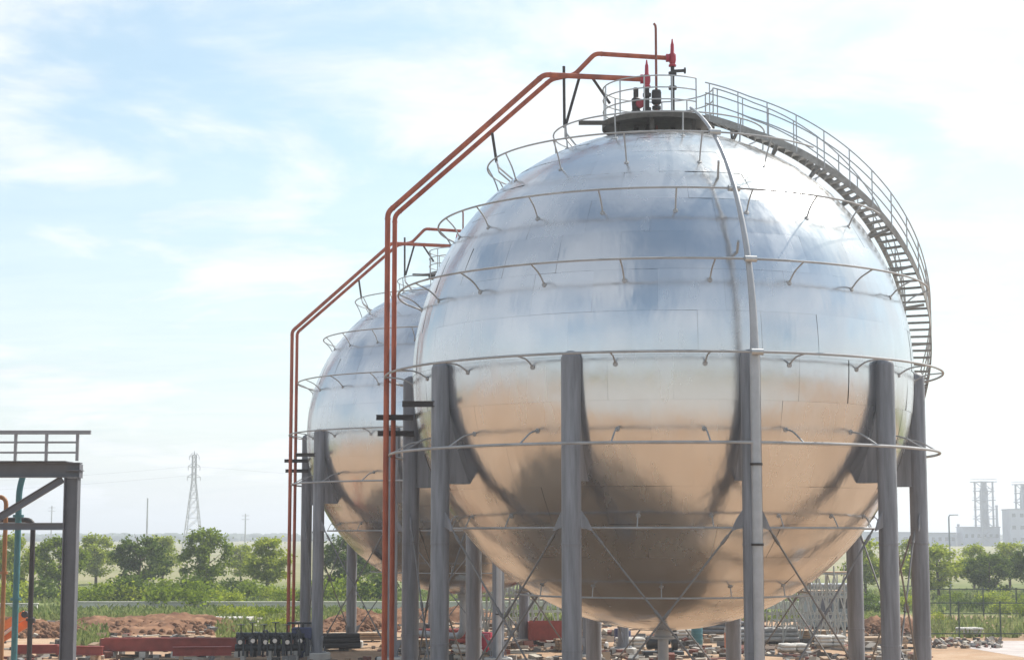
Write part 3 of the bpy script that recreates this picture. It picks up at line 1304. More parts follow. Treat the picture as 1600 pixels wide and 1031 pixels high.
def trunk_mesh(h, r, rx, seed, hc):
    rnd = random.Random(seed)
    b = MB()
    top = V((rnd.uniform(-.2, .2), rnd.uniform(-.2, .2), h))
    b.tube([V((0, 0, -.05)), V((rnd.uniform(-.05, .05), 0, h * .3)), V((rnd.uniform(-.12, .12), rnd.uniform(-.1, .1), h * .6)), top], [r * 1.25, r, r * .75, r * .25], 8)
    for k in range(9):
        z = hc + (h - hc) * (k / 10)
        a = k * 2.4 + rnd.uniform(0, 1)
        L_ = rx * rnd.uniform(.55, .9) * (1 - .5 * k / 10)
        d = V((cos(a), sin(a), rnd.uniform(.5, .9)))
        b.tube([V((0, 0, z)), V((0, 0, z)) + d * L_ * .5, V((0, 0, z)) + d * L_ + V((0, 0, .15))], [r * .45, r * .28, r * .08], 5)
    return b.mesh('trunk', M['bark'], True)


TV = []
for i, (rx, h, m) in enumerate(((2.5, 5.6, 'leafA'), (2.1, 5.9, 'leafA'), (2.3, 5.0, 'leafB'), (2.7, 5.2, 'leafC'), (1.9, 5.3, 'leafB'), (2.4, 5.7, 'leafC'))):
    clear = .9
    rz = (h - clear) / 2
    TV.append((leaf_mesh('crown', 5200, rx, rz, 11 + i * 7, M[m], .30, 46, clear), trunk_mesh(h * .93, .11, rx, 5 + i, clear * .9), h, rx))


def tree(px, Y, kind, scale, label, rz, wide=1.0, group='trees beyond the site'):
    t = thing('broadleaf_tree', label, 'tree', (gx(px, Y), Y, 0), rz, group)
    t.scale = (scale * wide * 1.1, scale * wide * 1.1, scale * 1.06)
    link('crown', TV[kind][0], t)
    link('trunk', TV[kind][1], t)
    return t


tree(92, 166, 0, .93, 'broad green tree standing just beside the gantry\'s column', .4)
tree(217, 165, 3, 1.06, 'large rounded dark green tree between the gantry and the lattice pylon', 1.1)
tree(324, 168, 1, 1.02, 'upright green tree standing in front of the lattice pylon', 2.0)
tree(418, 172, 4, .96, 'yellow green tree close to the farther sphere\'s red pipes', .7, 1.15)
tree(540, 168, 5, .95, 'dark green tree showing between the farther sphere\'s columns', 3.0, 1.1)
tree(20, 172, 2, 1.05, 'yellow green tree behind the teal and amber pipes', 3.6)
tree(150, 205, 2, 1.05, 'pale green tree behind and between the two darker trees by the gantry', 1.9, 1.1)
tree(254, 212, 4, .98, 'small pale tree behind the large rounded dark green one', 4.4)
tree(376, 215, 2, .82, 'small pale tree far behind the upright one by the pylon', 5.1)
tree(585, 190, 2, .8, 'light green tree right behind the huge sphere\'s red pipes', 2.2)
tree(1352, 168, 4, .92, 'yellow green tree showing between the huge sphere\'s sunlit columns', 1.3)
tree(1466, 160, 2, .88, 'bright yellow green tree beside the huge sphere\'s outermost sunlit column', .3, 1.2)
tree(1546, 158, 3, .78, 'dark round tree below the tall refinery tower', 2.7)
tree(1522, 186, 2, .86, 'bright tree behind the dark round one below the refinery', 4.0, 1.1)
tree(1616, 160, 5, .82, 'dark tree below the refinery\'s block building', 5.5)
tree(1578, 192, 4, .86, 'bright tree behind and between the dark trees below the refinery', .9, 1.2)
tree(1425, 200, 2, .95, 'light green tree behind the huge sphere\'s two outer columns', 3.3)
tree(1655, 185, 2, 1.0, 'bright green tree past the dark tree below the block building', 2.3)
tree(-20, 200, 3, 1.0, 'dark green tree past the amber pipe under the gantry', 5.0)
for i, (px, Y) in enumerate(((690, 196), (770, 200), (860, 205), (960, 198), (1060, 206), (1160, 200), (1260, 195))):
    tree(px, Y, (2, 0, 4, 3, 1, 5, 2)[i], .62 + .05 * (i % 3), 'small tree far off in the gap below the huge sphere', i * 1.3, 1.2, 'trees seen below the huge sphere')

BV = [leaf_mesh('foliage', 900, 1.35, .55, 77 + i, M[m], .22, 16, 0.0) for i, m in enumerate(('leafA', 'leafB', 'leafC'))]


def bush(px, Y, k, s, label, grp=None):
    o = link('shrub', BV[k])
    o.location = (gx(px, Y), Y, -.03)
    o.rotation_euler = (0, 0, px * .37)
    o.scale = (s * 1.15, s, s)
    return tag(o, label, 'shrub', grp)


rb = random.Random(3)
for i, px in enumerate((150, 178, 262, 290, 345, 372, 395, 430, 300, 238, 120, 60, 450, 560, 585, 525, 15, 205, 335)):
    bush(px, rb.uniform(139, 162), i % 3, rb.uniform(1.0, 1.9), 'low green shrub in the meadow strip between dug soil and tree row', 'shrubs in the meadow')
for i, px in enumerate((1455, 1490, 1530, 1575, 1600, 1350, 1420, 1625, 1510, 1560)):
    bush(px, rb.uniform(108, 150), (1, 0, 2)[i % 3], rb.uniform(.65, 1.1), 'low green shrub behind the dark site fence below the refinery', 'shrubs behind the fence')
for i, px in enumerate((385, 402, 418, 436, 360)):
    bush(px, rb.uniform(103, 126), (1, 1, 0)[i % 3], rb.uniform(.55, .8), 'small light green shrub by the concrete slab near the black manifold', 'shrubs by the concrete slab')

# meadow grass
b = MB()
rg = random.Random(21)
for i in range(34000):
    Y = 118 + 62 * rg.random() ** 1.3
    px = rg.uniform(-60, 1660)
    x = gx(px, Y)
    if noise.noise(V((x * .08, Y * .08, 2))) < -.12 + .0 * Y and Y < 150:
        continue
    h = rg.uniform(.12, .45)
    a = rg.uniform(0, 6.28)
    w_ = rg.uniform(.06, .17)
    ln = V((rg.gauss(0, .5), rg.gauss(0, .5), 1)) * h
    d = V((cos(a), sin(a), 0)) * w_
    o = V((x, Y, -.02))
    b.add([o - d, o + d, o + ln + d * .3, o + ln * 1.1 - d * .3], [(0, 1, 2, 3)])
tag(b.build('meadow_grass', M['grass']), 'tall uneven meadow grass between the dug soil and the trees', 'grass', kind='stuff')
b = MB()
for i in range(5000):
    px = rg.choice((rg.uniform(340, 460), rg.uniform(1440, 1660), rg.uniform(110, 170)))
    Y = rg.uniform(99, 120) if px > 1000 else rg.uniform(92, 122)
    x = gx(px, Y)
    h = rg.uniform(.12, .5)
    a = rg.uniform(0, 6.28)
    d = V((cos(a), sin(a), 0)) * rg.uniform(.05, .13)
    ln = V((rg.gauss(0, .3), rg.gauss(0, .3), 1)) * h
    o = V((x, Y, -.02))
    b.add([o - d, o + d, o + ln + d * .3, o + ln * 1.1 - d * .3], [(0, 1, 2, 3)])
tag(b.build('weeds', M['grass']), 'short weeds growing on bare soil by the fence and slab', 'weeds', kind='stuff')

# far woods along the horizon
b = MB()
rw = random.Random(5)
for i in range(1500):
    Y = rw.uniform(1500, 2300)
    px = rw.uniform(-300, 1900)
    x = gx(px, Y)
    h = rw.uniform(3, 7.5)
    r_ = rw.uniform(4, 10)
    b.lathe([(r_ * .7, 0), (r_, h * .45), (r_ * .75, h * .8), (r_ * .25, h)], (x, Y, -.2), 7)
tag(b.build('far_woods', M['treeline'], smooth=True, angle=0), 'thin dark line of woods along the flat horizon', 'woods', kind='stuff')


# ------------------------------------------------------------------ low walls, slabs, fence
def wall(px0, px1, Y, h, label, m='paleconc', th=.3):
    x0, x1 = gx(px0, Y), gx(px1, Y)
    t = thing('low_wall', label, 'wall', ((x0 + x1) / 2, Y, 0))
    L_ = x1 - x0
    n = max(2, int(L_ / 3))
    for k in range(n):
        b = MB(); b.box((-L_ / 2 + (k + .5) * L_ / n, 0, h / 2 - .02), (L_ / n - .02, th, h + .04 + .02 * (k % 2)), bev=.015)
        b.build('wall_block', M[m], t)
    b = MB(); b.box((0, 0, h + .065), (L_ + .1, th + .12, .07), bev=.01); b.build('coping', M[m], t)
    return t


wall(110, 1430, 138, .45, 'long low pale concrete wall behind the dug soil mound')
wall(-90, 60, 136, .40, 'short low pale concrete wall behind the gantry pipes')
q = at(362, 968, 118)
b = MB(); b.box((0, 0, .14), (2.6, 2.2, .30), bev=.03)
o = b.build('concrete_slab', M['concrete']); o.location = (q.x, 118, 0)
tag(o, 'small grey concrete slab lying in the weeds beside dug soil', 'slab')


def build_fence(px0, px1, Y, label):
    x0, x1 = gx(px0, Y), gx(px1, Y)
    t = thing('site_fence', label, 'fence', (x0, Y, 0))
    L_ = x1 - x0
    n = round(L_ / 2.5)
    for k in range(n + 1):
        b = MB(); b.bar((L_ * k / n, 0, -.05), (L_ * k / n, 0, 2.0), .07, .07); b.build('post', M['fence'], t)
    for z in (.25, 1.9):
        b = MB(); b.bar((0, 0, z), (L_, 0, z), .05, .06); b.build('rail', M['fence'], t)
    for k in range(n):
        b = MB()
        for i in range(1, 24):
            x = L_ * (k + i / 24) / n
            b.bar((x, 0, .2), (x, 0, 1.95), .006, .006)
        for i in range(1, 12):
            z = .25 + 1.65 * i / 12
            b.bar((L_ * k / n, .008, z), (L_ * (k + 1) / n, .008, z), .006, .006)
        b.build('mesh_panel', M['fence'], t)
    return t


build_fence(1432, 1690, 99, 'dark green wire mesh fence behind the paved strip')
build_fence(1432, 1690, 124, 'dark fence farther off, behind the paved strip\'s mesh fence')

# ------------------------------------------------------------------ pylon and poles
def build_pylon(px, Y, H, wb, label):
    t = thing('lattice_pylon', label, 'pylon', (gx(px, Y), Y, 0), .35)

    def c(sx, sy, z):
        k = wb * (1 - .80 * min(1, z / (H * .72))) if z < H * .72 else wb * .2
        return V((sx * k, sy * k, z))
    for sx in (-1, 1):
        for sy in (-1, 1):
            b = MB()
            b.tube([c(sx, sy, 0), c(sx, sy, H * .72), c(sx, sy, H * .96)], .13, 5); b.build('leg', M['lattice'], t)
    b = MB()
    zs = [0, .12, .24, .35, .45, .54, .62, .69, .75, .81, .87, .92, .96]
    for a, d in zip(zs[:-1], zs[1:]):
        for s in (-1, 1):
            for (p1, p2) in ((c(-1, s, a * H), c(1, s, d * H)), (c(1, s, a * H), c(-1, s, d * H)), (c(s, -1, a * H), c(s, 1, d * H)), (c(s, 1, a * H), c(s, -1, d * H))):
                b.tube([p1, p2], .065, 4)
            b.tube([c(-1, s, d * H), c(1, s, d * H)], .06, 4)
            b.tube([c(s, -1, d * H), c(s, 1, d * H)], .06, 4)
    b.build('bracing', M['lattice'], t)
    for z, w_ in ((.74, 1.9), (.84, 1.7), (.94, 1.4)):
        b = MB()
        for s in (-1, 1):
            for sy in (-1, 1):
                b.tube([V((s * .2 * wb, sy * .2 * wb, z * H)), V((s * w_, 0, z * H + .2))], .08, 4)
                b.tube([V((s * .2 * wb, sy * .2 * wb, z * H + 1.1)), V((s * w_, 0, z * H + .25))], .07, 4)
            b.cyl(V((s * w_, 0, z * H + .2)), V((s * w_, 0, z * H - .9)), .1, 6)
        b.build('crossarm', M['lattice'], t)
    b = MB(); b.tube([V((0, 0, H * .95)), V((0, 0, H))], [.3, .06], 5); b.build('peak', M['lattice'], t)
    return t


YPY = 520
HP = at(303, 704, YPY).z
build_pylon(300, YPY, HP, 2.7, 'tall galvanised lattice pylon rising over the trees')


def pole(px, py, Y, label, r=.16, arms=True):
    h = at(px, py, Y).z
    t = thing('utility_pole', label, 'pole', (gx(px, Y), Y, 0), .3)
    b = MB(); b.tube([(0, 0, 0), (0, 0, h)], [r * 1.2, r * .8], 8); b.build('shaft', M['lattice'], t, True)
    if arms:
        for z in (h - .6, h - 1.7):
            b = MB(); b.bar((-1.1, 0, z), (1.1, 0, z), .14, .14); b.build('crossarm', M['lattice'], t)
    return t


pole(228, 778, 420, 'plain thin utility pole between the gantry and the lattice pylon', .2, False)
pole(382, 802, 520, 'short far utility pole between the pylon and the red pipes', .2)
pole(78, 790, 600, 'far utility pole seen inside the gantry frame', .22)
# power lines
for k, (a, c_) in enumerate((((303, 728), (-400, 762)), ((303, 742), (-400, 776)), ((303, 728), (1150, 770)))):
    A, B = at(*a, YPY), at(*c_, YPY + 60)
    pts = [A.lerp(B, i / 24) - V((0, 0, 4 * 1.6 * (i / 24) * (1 - i / 24))) for i in range(25)]
    b = MB(); b.tube(pts, .013, 4)
    tag(b.build('power_line', M['darksteel']), ('thin upper power line running from the pylon over the gantry', 'thin lower power line running from the pylon over the gantry', 'thin power line running from the pylon behind both spheres')[k], 'power line')

# street lamp on the right
h = at(1485, 804, 190).z
t = thing('street_lamp', 'slim pale street lamp with short arm before the refinery', 'street lamp', (gx(1485, 190), 190, 0))
b = MB(); b.tube([(0, 0, 0), (0, 0, h - .2), (.1, 0, h - .02), (.6, 0, h)], [.11, .075, .06, .05], 8); b.build('lamp_post', M['pipe'], t, True)
b = MB(); b.box((.75, 0, h), (.5, .2, .09), bev=.03); b.build('lamp_head', M['pipe'], t)

# ------------------------------------------------------------------ refinery far right
YR = 900.0
k_ = YR / FPX


def rx(px):
    return gx(px, YR)


def rzz(py):
    return at(1560, py, YR).z


def refinery_tower(px, py, wpx, label):
    t = thing('refinery_tower', label, 'tower', (rx(px), YR, 0), .3)
    h = rzz(py)
    w_ = wpx * k_ / 2
    for sx in (-1, 1):
        for sy in (-1, 1):
            b = MB(); b.bar((sx * w_ * .75, sy * w_ * .75, 0), (sx * w_ * .75, sy * w_ * .75, h), .7, .7); b.build('corner_post', M['plant'], t)
    b = MB(); b.lathe([(w_ * .5, 0), (w_ * .5, h * .86), (w_ * .3, h * .92), (w_ * .12, h * .98)], (0, 0, 0), 16); b.build('vessel', M['plant'], t, True)
    n = 7
    for i in range(1, n + 1):
        z = h * i / n
        f_ = 1.15 if i == n else (1.0 if i % 2 else .92)
        b = MB()
        b.box((0, 0, z - .2), (2 * w_ * f_, 2 * w_ * f_, .4))
        for s in (-1, 1):
            b.bar((-w_ * f_, s * w_ * f_, z + 1.1), (w_ * f_, s * w_ * f_, z + 1.1), .15, .15)
            b.bar((s * w_ * f_, -w_ * f_, z + 1.1), (s * w_ * f_, w_ * f_, z + 1.1), .15, .15)
        b.build('gallery', M['plant'], t)
    for sy in (-1, 1):
        b = MB()
        for i in range(n):
            s = 1 if i % 2 else -1
            b.bar((-s * w_ * .75, sy * w_ * .75, h * i / n), (s * w_ * .75, sy * w_ * .75, h * (i + 1) / n), .3, .3)
        b.build('bracing', M['plant'], t)
    return t


refinery_tower(1541, 752, 26, 'pale hazy refinery tower with stacked galleries far off')
refinery_tower(1603, 756, 22, 'hazy refinery tower rising from the far block building')


def block(px0, px1, py, dy, label, wins):
    x0, x1 = rx(px0), rx(px1)
    h = rzz(py)
    t = thing('industrial_building', label, 'building', ((x0 + x1) / 2, YR + dy, 0))
    w_ = x1 - x0
    b = MB(); b.box((0, 0, h / 2), (w_, 14, h)); b.build('wall', M['plantwall'], t)
    b = MB(); b.box((0, 0, h + .25), (w_ + .8, 14.8, .5)); b.build('roof', M['plant'], t)
    cols, rows = wins
    for i in range(cols):
        for j in range(rows):
            b = MB(); b.box((-w_ / 2 + w_ * (i + .5) / cols, -7.02, h * (j + .55) / rows), (w_ / cols * .45, .12, min(1.8, h / rows * .4))); b.build('window', M['glass'], t)
    return t


block(1566, 1640, 797, -10, 'tall pale blue block building at the far refinery', (6, 3))
block(1448, 1500, 833, 12, 'low grey blue shed left of the far refinery tower', (5, 1))
block(1505, 1562, 824, 4, 'long low shed at the foot of the refinery tower', (6, 1))
block(1350, 1440, 832, 30, 'low hazy shed showing between the sphere\'s sunlit columns', (6, 1))
for i, (px, py) in enumerate(((1512, 818), (1560, 806), (1574, 788))):
    t = thing('flue_stack', ('short thin stack beside the long low shed', 'thin stack between refinery tower and block building', 'thin stack on the far side of the block building')[i], 'chimney', (rx(px), YR + 16, 0))
    h = rzz(py)
    b = MB(); b.tube([(0, 0, 0), (0, 0, h)], [.9, .55], 10); b.build('shaft', M['plant'], t, True)
    b = MB(); b.lathe([(.5, 0), (.75, .1), (.75, .8), (.5, .9)], (0, 0, h - .9), 10); b.build('rim', M['plant'], t, True)


# ------------------------------------------------------------------ site clutter beyond the tanks
def place(name, label, cat, px, Y, rz=0.0, grp=None):
    return thing(name, label, cat, (gx(px, Y), Y, 0), rz, grp)


# long rust red trough on the left
x0, x1 = gx(163, 84), gx(392, 84)
t = thing('steel_trough', 'long rust red steel trough lying on blocks before the soil mound', 'trough', ((x0 + x1) / 2, 84, 0), .02)
L_ = x1 - x0
b = MB(); b.box((0, 0, .30), (L_, .9, .05)); b.build('floor_plate', M['rustbeam'], t)
for s in (-1, 1):
    b = MB(); b.ibeam((-L_ / 2, s * .45, .58), (L_ / 2, s * .45, .58), .14, .56, .03); b.build('side_beam', M['rustbeam'], t)
for s in (-1, 1):
    b = MB(); b.box((s * (L_ / 2 + .02), 0, .55), (.03, 1.0, .58)); b.build('end_plate', M['timber'], t)
for k in range(5):
    b = MB(); b.box((-L_ / 2 + .5 + k * (L_ - 1) / 4, 0, .13), (.3, 1.2, .27), bev=.02); b.build('support_block', M['paleconc'], t)

# black valve manifold
t = place('valve_manifold', 'black pipe manifold with bright flanges at the far sphere\'s column foot', 'manifold', 423, 82)
W_m = 3.1
for z, y in ((.55, 0), (1.05, .25)):
    b = MB(); b.cyl((-W_m / 2, y, z), (W_m / 2, y, z), .16, 12); b.build('header', M['black'], t, True)
for k in range(6):
    x = -W_m / 2 + .25 + k * .52
    b = MB()
    b.tube(bend([(x, 0, .55), (x, -.1, 1.2), (x, .25, 1.05)], .15), .09, 10)
    b.lathe([(.1, -.16), (.2, -.1), (.2, .1), (.1, .16)], (x, -.05, .86), 12)
    v = b.build('valve', M['black'], t, True)
    b = MB(); b.lathe([(.10, -.03), (.10, .03)], (x + .05 * (k % 3), -.23, .80 + .06 * (k % 2)), 14, axis=(0, 1, 0)); b.build('flange', M['silver'], v, True)
    b = MB()
    b.cyl((x, -.05, 1.0), (x, -.05, 1.55 + .1 * (k % 2)), .03, 6)
    b.lathe([(.18, 0), (.18, .03)], (x, -.05, 1.55 + .1 * (k % 2)), 12); b.build('hand_wheel', M['black'], v, True)
for k in range(9):
    x = -W_m / 2 + .1 + k * .36
    b = MB()
    b.tube(bend([(x, .5, .1), (x, .5, .9 + .13 * (k * 5 % 4)), (x + .3, -.15, .9 + .13 * (k * 5 % 4)), (x + .3, -.3, .2)], .2), .05 + .02 * (k % 3), 8)
    b.build('branch_pipe', M['black'], t, True)
for x in (-1.2, 0, 1.2):
    b = MB(); b.box((x, .1, .2), (.2, .5, .42)); b.build('saddle', M['concrete'], t)

t = place('actuator_valve', 'navy blue actuator valve standing beside the black manifold', 'valve', 474, 82.4)
b = MB(); b.lathe([(.3, 0), (.3, .08), (.14, .1), (.14, .7), (.26, .74), (.26, .82), (.14, .84)], (0, 0, 0), 14); b.build('body', M['blue'], t, True)
b = MB(); b.box((0, 0, 1.16), (.95, .5, .55), bev=.06); b.build('actuator_housing', M['blue'], t)
b = MB(); b.cyl((-.7, 0, 1.62), (.5, 0, 1.62), .045, 8); b.cyl((0, 0, 1.4), (0, 0, 1.66), .07, 8); b.build('lever', M['black'], t)

# orange machine, left corner
t = place('loader_arm', 'orange steel loader arm raised beside the gantry\'s pipes', 'machine', 12, 81.5, 0)
for k, (a, c_) in enumerate((((-2.0, 0, .5), (.85, 0, 2.05)), ((-1.4, .5, .3), (1.0, .5, 1.75)))):
    b = MB(); b.bar(a, c_, .22, .36); b.build('boom', M['orange'], t)
    b = MB(); b.lathe([(.15, -.16), (.15, .16)], c_, 12, axis=(0, 1, 0)); b.build('pivot', M['darksteel'], t, True)
b = MB(); b.cyl((-1.2, .25, .35), (.3, .25, 1.5), .07, 10); b.build('hydraulic_ram', M['silver'], t, True)
b = MB(); b.box((-1.7, .25, .5), (1.6, 1.5, .9), bev=.1); b.build('chassis', M['orange'], t)
for x in (-2.2, -1.2):
    b = MB(); b.lathe([(.25, -.18), (.45, -.15), (.45, .15), (.25, .18)], (x, -.6, .43), 18, axis=(0, 1, 0)); b.build('wheel', M['black'], t, True)
    b = MB(); b.lathe([(.25, -.18), (.45, -.15), (.45, .15), (.25, .18)], (x, 1.1, .43), 18, axis=(0, 1, 0)); b.build('wheel', M['black'], t, True)

for i, (px, Y, L_, rz) in enumerate(((70, 83, 2.4, .1), (128, 82, 2.2, -.2), (318, 81.5, 2.6, .15))):
    t = place('steel_beam', ('short dark rust beam lying next to the orange loader arm', 'short rust beam lying by the gantry column\'s foot', 'short rust beam lying before the long red trough')[i], 'beam', px, Y, rz)
    b = MB(); b.ibeam((-L_ / 2, 0, .42), (L_ / 2, 0, .42), .3, .4, .03); b.build('beam', M['rustbeam'], t)
    for s in (-1, 1):
        b = MB(); b.box((s * L_ * .35, 0, .11), (.2, .7, .22)); b.build('sleeper', M['timber'], t)


def scaffold(px0, px1, pytop, Y, label, nb=3):
    x0, x1 = gx(px0, Y), gx(px1, Y)
    h = at(800, pytop, Y).z
    t = thing('scaffold_tower', label, 'scaffold', ((x0 + x1) / 2, Y, 0))
    W2 = x1 - x0
    D = 2.0
    for y in (0, D):
        for i in range(nb + 1):
            x = -W2 / 2 + W2 * i / nb
            b = MB(); b.cyl((x, y, 0), (x, y, h + .3 * ((i + (y > 0)) % 2)), .042, 6); b.build('standard', M['scaf'], t)
        for j in range(1, int(h / 1.2) + 1):
            b = MB(); b.cyl((-W2 / 2 - .2, y + .05, j * 1.2), (W2 / 2 + .2, y + .05, j * 1.2), .036, 6); b.build('ledger', M['scaf'], t)
        for i in range(nb):
            xa, xb = -W2 / 2 + W2 * i / nb, -W2 / 2 + W2 * (i + 1) / nb
            b = MB(); b.cyl((xa, y - .06, .15), (xb, y - .06, h * .95), .034, 6); b.build('diagonal', M['scaf'], t)
            b = MB(); b.cyl((xb, y - .12, .15), (xa, y - .12, h * .95), .034, 6); b.build('diagonal', M['scaf'], t)
    for i in range(nb + 1):
        x = -W2 / 2 + W2 * i / nb
        for j in range(1, int(h / 1.2) + 1):
            b = MB(); b.cyl((x + .05, -.1, j * 1.2 - .06), (x + .05, D + .1, j * 1.2 - .06), .034, 6); b.build('transom', M['scaf'], t)
    for k in range(5):
        b = MB(); b.box((0, .25 + k * .4, int(h / 1.2) * 1.2 + .08), (W2 + .3, .34, .04)); b.build('board', M['timber'], t)
    return t


scaffold(752, 872, 884, 104, 'pale tube scaffold behind the huge sphere near its dark rear column', 4)
scaffold(1205, 1318, 905, 101, 'tube scaffold behind the huge sphere on its sunlit side', 4)
scaffold(770, 850, 912, 122, 'lower tube scaffold standing behind the pale taller one', 3)
scaffold(930, 1010, 985, 112, 'low tube scaffold under the huge sphere\'s belly', 3)

scaffold(1222, 1330, 893, 93, 'dense tube scaffold standing before the grey green cabin', 4)
scaffold(742, 832, 872, 95, 'dense tube scaffold beside the huge sphere\'s dark rear column', 5)
scaffold(1062, 1150, 966, 104, 'low tube scaffold behind the riser column under the huge sphere', 5)

# cabin
t = place('site_cabin', 'grey green site cabin beside the sunlit side scaffold', 'cabin', 1296, 109)
b = MB(); b.box((0, 0, 1.35), (2.9, 2.4, 2.4), bev=.03); b.build('wall', M['cabin'], t)
b = MB(); b.box((0, 0, 2.62), (3.1, 2.6, .12)); b.build('roof', M['pipe'], t)
b = MB(); b.box((-.5, -1.21, 1.2), (.8, .05, 1.9)); d_ = b.build('door', M['frame'], t)
b = MB(); b.box((-.2, -1.25, 1.15), (.04, .04, .16)); b.build('handle', M['silver'], d_)
b = MB(); b.box((.75, -1.21, 1.6), (.8, .05, .7)); b.build('window', M['glass'], t)
b = MB(); b.box((0, 0, .08), (2.7, 2.2, .17)); b.build('skid', M['darksteel'], t)


def drum(px, Y, m, label, grp=None):
    o = MB().lathe([(.28, 0), (.29, .02), (.29, .28), (.305, .3), (.29, .32), (.29, .58), (.305, .6), (.29, .62), (.29, .86), (.28, .88)], (0, 0, 0), 18).build('oil_drum', M[m], None, True, 30)
    o.location = (gx(px, Y), Y, 0)
    return tag(o, label, 'drum', grp)


drum(968, 92, 'blue', 'navy blue drum standing under the huge sphere')
drum(976, 90, 'blue', 'navy blue drum standing in front of another under the huge sphere')
drum(1088, 93, 'teal', 'teal drum standing under the huge sphere near the braces')
drum(1140, 88, 'orange', 'orange drum standing beside the front column under the huge sphere')
drum(755, 87, 'redv', 'red drum standing by the huge sphere\'s dark rear column')
drum(760, 88.5, 'redv', 'red drum behind the other red one by the rear column')


def sacks(px, Y, n, label, m='white'):
    t = place('sack_pallet', label, 'pallet', px, Y, .2)
    for k in range(5):
        b = MB(); b.box((0, -.5 + .25 * k, .13), (1.3, .12, .03)); b.build('slat', M['timber'], t)
    for x in (-.55, 0, .55):
        b = MB(); b.box((x, 0, .055), (.1, 1.1, .11)); b.build('bearer', M['timber'], t)
    rs_ = random.Random(px)
    for j in range(n):
        for i in range(2):
            for l in range(2):
                b = MB(); b.box((-.33 + .66 * i + rs_.uniform(-.03, .03), -.28 + .56 * l, .24 + j * .17), (.62, .5, .16), bev=.06); b.build('sack', M[m], t, True, 60)
    return t


sacks(984, 88, 3, 'pallet of white sacks under the huge sphere by the blue drums')
sacks(1294, 90, 3, 'pallet of white sacks before the grey green cabin')
sacks(826, 96, 3, 'pallet of white sacks before the taller pale scaffold')
sacks(1238, 86, 2, 'low pallet of white sacks before the sunlit side scaffold')
sacks(730, 85, 2, 'low pallet of white sacks by the huge sphere\'s dark rear column')
sacks(1512, 100.8, 2, 'low pallet of white sacks behind the dark mesh fence')
sacks(1070, 96, 3, 'pallet of white sacks by the teal drum')

t = place('steel_bin', 'rust red steel bin lying behind the huge sphere\'s front columns', 'bin', 858, 93, .05)
b = MB()
for s in (-1, 1):
    b.box((0, s * .7, .75), (2.2, .05, .9))
    b.box((s * 1.08, 0, .75), (.05, 1.35, .9))
b.box((0, 0, .3), (2.1, 1.35, .05))
b.build('tub', M['rustbeam'], t)
for x in (-.8, 0, .8):
    b = MB(); b.box((x, -.74, .72), (.08, .06, .9)); b.build('rib', M['rustbeam'], t)
for s in (-1, 1):
    b = MB(); b.box((s * .8, 0, .14), (.14, 1.4, .28)); b.build('skid', M['darksteel'], t)

t = place('pump_unit', 'black motor pump unit under the huge sphere\'s bottom nozzle', 'pump', 1035, 85)
b = MB(); b.box((0, 0, .1), (1.9, .8, .2), bev=.02); b.build('base_frame', M['black'], t)
b = MB(); b.lathe([(.2, -.55), (.3, -.5), (.3, .3), (.22, .35), (.1, .36), (.1, .6)], (-.25, 0, .6), 18, axis=(1, 0, 0)); b.build('motor', M['black'], t, True)
b = MB(); b.lathe([(.2, -.16), (.36, -.12), (.36, .12), (.2, .16)], (.55, 0, .6), 18, axis=(1, 0, 0)); b.build('pump_casing', M['black'], t, True)
b = MB(); b.tube(bend([(.55, 0, .9), (.55, 0, 1.35), (.85, 0, 1.35)], .2), .1, 10); b.build('outlet', M['black'], t, True)
b = MB(); b.lathe([(.2, -.03), (.2, .03)], (.55, 0, 1.05), 14); b.build('flange', M['silver'], t, True)

# timber stacks and pipe bundles
def timber(px, Y, label, n=4, L_=3.0, rz=.1):
    t = place('timber_stack', label, 'timber', px, Y, rz)
    for j in range(n):
        for i in range(5):
            b = MB(); b.box((random.uniform(-.1, .1), -.5 + i * .25, .16 + j * .13), (L_, .22, .10)); b.build('plank', M['timber'], t)
    for s in (-1, 1):
        b = MB(); b.box((s * L_ * .3, 0, .05), (.12, 1.2, .10)); b.build('bearer', M['timber'], t)


timber(560, 96, 'stack of weathered planks before the reddish soil between the red pipes', 3, 2.6)
timber(905, 88, 'stack of weathered planks beside a front column', 4, 2.2, .3)
timber(1262, 96, 'stack of weathered planks inside the sunlit side scaffold\'s shadow', 4, 2.4, -.2)
timber(1372, 92, 'stack of weathered planks between the sunlit side columns', 3, 2.4, .2)
timber(640, 90, 'stack of weathered planks behind the huge sphere\'s red pipes', 3, 2.4, -.1)


def pipe_pile(px, Y, m, label, L_=4.0, rz=0.0, r=.13):
    t = place('pipe_pile', label, 'pipes', px, Y, rz)
    for j, n in enumerate((5, 4, 3)):
        for i in range(n):
            b = MB()
            y = (i - (n - 1) / 2) * 2.06 * r
            z = .12 + r + j * r * 1.75
            b.cyl((-L_ / 2 + random.uniform(-.15, .15), y, z), (L_ / 2, y, z), r, 10)
            b.build('pipe', M[m], t, True)
    for s in (-1, 1):
        b = MB(); b.box((s * L_ * .3, 0, .06), (.14, 1.6, .12)); b.build('bearer', M['timber'], t)


pipe_pile(1190, 94, 'tread', 'pile of grey pipes lying under the huge sphere near the riser', 3.6, .1)
pipe_pile(700, 93, 'rustbeam', 'pile of rusty pipes under the farther sphere', 3.2, -.1)
pipe_pile(520, 88.5, 'darksteel', 'pile of dark pipes beside the navy actuator', 2.6, .25)
pipe_pile(1135, 101, 'rod', 'pile of dull steel pipes under the huge sphere behind the orange drum', 3.0, -.3)

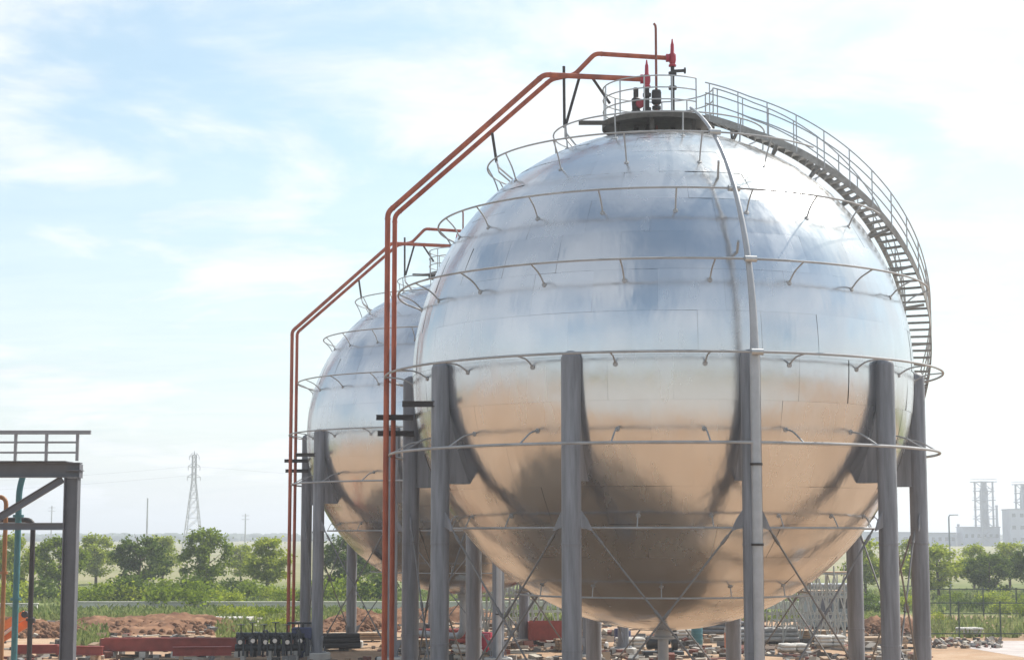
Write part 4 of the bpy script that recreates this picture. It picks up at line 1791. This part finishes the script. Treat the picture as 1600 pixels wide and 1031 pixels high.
# clods on the dug soil
rc_ = random.Random(77)
b = MB()
for (p0, p1, Yc, dp, hh) in ((60, 385, 112, 20, .55), (490, 625, 112, 14, .8), (-60, 150, 104, 10, .8), (1335, 1440, 106, 10, .8)):
    for i in range(260):
        Y = Yc - dp * rc_.uniform(.1, .52)
        px = rc_.uniform(p0, p1)
        x_ = gx(px, Y)
        sz = rc_.uniform(.08, .38)
        zb = hh * max(0, 1 - (2 * (Y - Yc) / dp) ** 2) * max(0, 1 - abs(2 * (px - p0) / (p1 - p0) - 1) ** 2.6) * .75
        b.lathe([(sz * .55, -.3 * sz), (sz * .6, .1 * sz), (sz * .4, .42 * sz), (sz * .12, .55 * sz)], (x_, Y, zb), 6, axis=(rc_.gauss(0, .4), rc_.gauss(0, .4), 1))
tag(b.build('soil_clods', M['mound']), 'loose clods of red brown earth on the dug soil mounds', 'soil', kind='stuff')

# loose building waste strewn about under and behind the tanks
rd = random.Random(31)
b = MB()
for i in range(3400):
    Y = 78 + 40 * rd.random()
    px = rd.uniform(640, 1440) if rd.random() < .8 else rd.uniform(-40, 640)
    o_ = V((gx(px, Y), Y, 0))
    if noise.noise(V((o_.x * .22, o_.y * .22, 4))) < -.15:
        continue
    k = rd.random()
    m3 = Matrix.Rotation(rd.uniform(0, 6.28), 3, 'Z') @ Matrix.Rotation(rd.gauss(0, .25), 3, 'X')
    if k < .55:
        sz = (rd.uniform(.12, .4), rd.uniform(.1, .3), rd.uniform(.06, .25))
    elif k < .9:
        sz = (rd.uniform(.8, 2.4), rd.uniform(.06, .16), rd.uniform(.05, .12))
    else:
        sz = (rd.uniform(.3, .6), rd.uniform(.25, .5), rd.uniform(.1, .4))
    b.box((o_.x, o_.y, sz[2] * .42), sz, m3)
tag(b.build('construction_debris', M['debris']), 'loose building waste strewn over the soil under the sphere tanks', 'debris', kind='stuff')

# rubble on the paved strip
rr2 = random.Random(9)
b = MB()
for i in range(160):
    px = rr2.uniform(1440, 1560)
    Y = rr2.uniform(90, 97.5)
    s = rr2.uniform(.06, .28)
    m3 = Matrix.Rotation(rr2.uniform(0, 3), 3, V((rr2.random(), rr2.random(), 1)))
    b.box((gx(px, Y), Y, s * .3), (s, s * rr2.uniform(.5, 1), s * .7), m3)
tag(b.build('rubble', M['debris']), 'scattered pale broken rubble on the paved strip', 'rubble', kind='stuff')

# ------------------------------------------------------------------ air
hz = bpy.data.materials.new('thin summer haze')
hz.use_nodes = True
N = hz.node_tree.nodes
N.remove(N['Principled BSDF'])
pv = N.new('ShaderNodeVolumePrincipled')
pv.inputs['Color'].default_value = (0.90, 0.94, 1.0, 1)
pv.inputs['Density'].default_value = 0.0006
pv.inputs['Anisotropy'].default_value = 0.3
hz.node_tree.links.new(pv.outputs[0], N['Material Output'].inputs['Volume'])
b = MB()
b.box((0, 4500, 27), (19000, 15800, 56.5))
tag(b.build('haze', hz), 'thin pale haze filling the air over the plain', 'haze', kind='stuff')
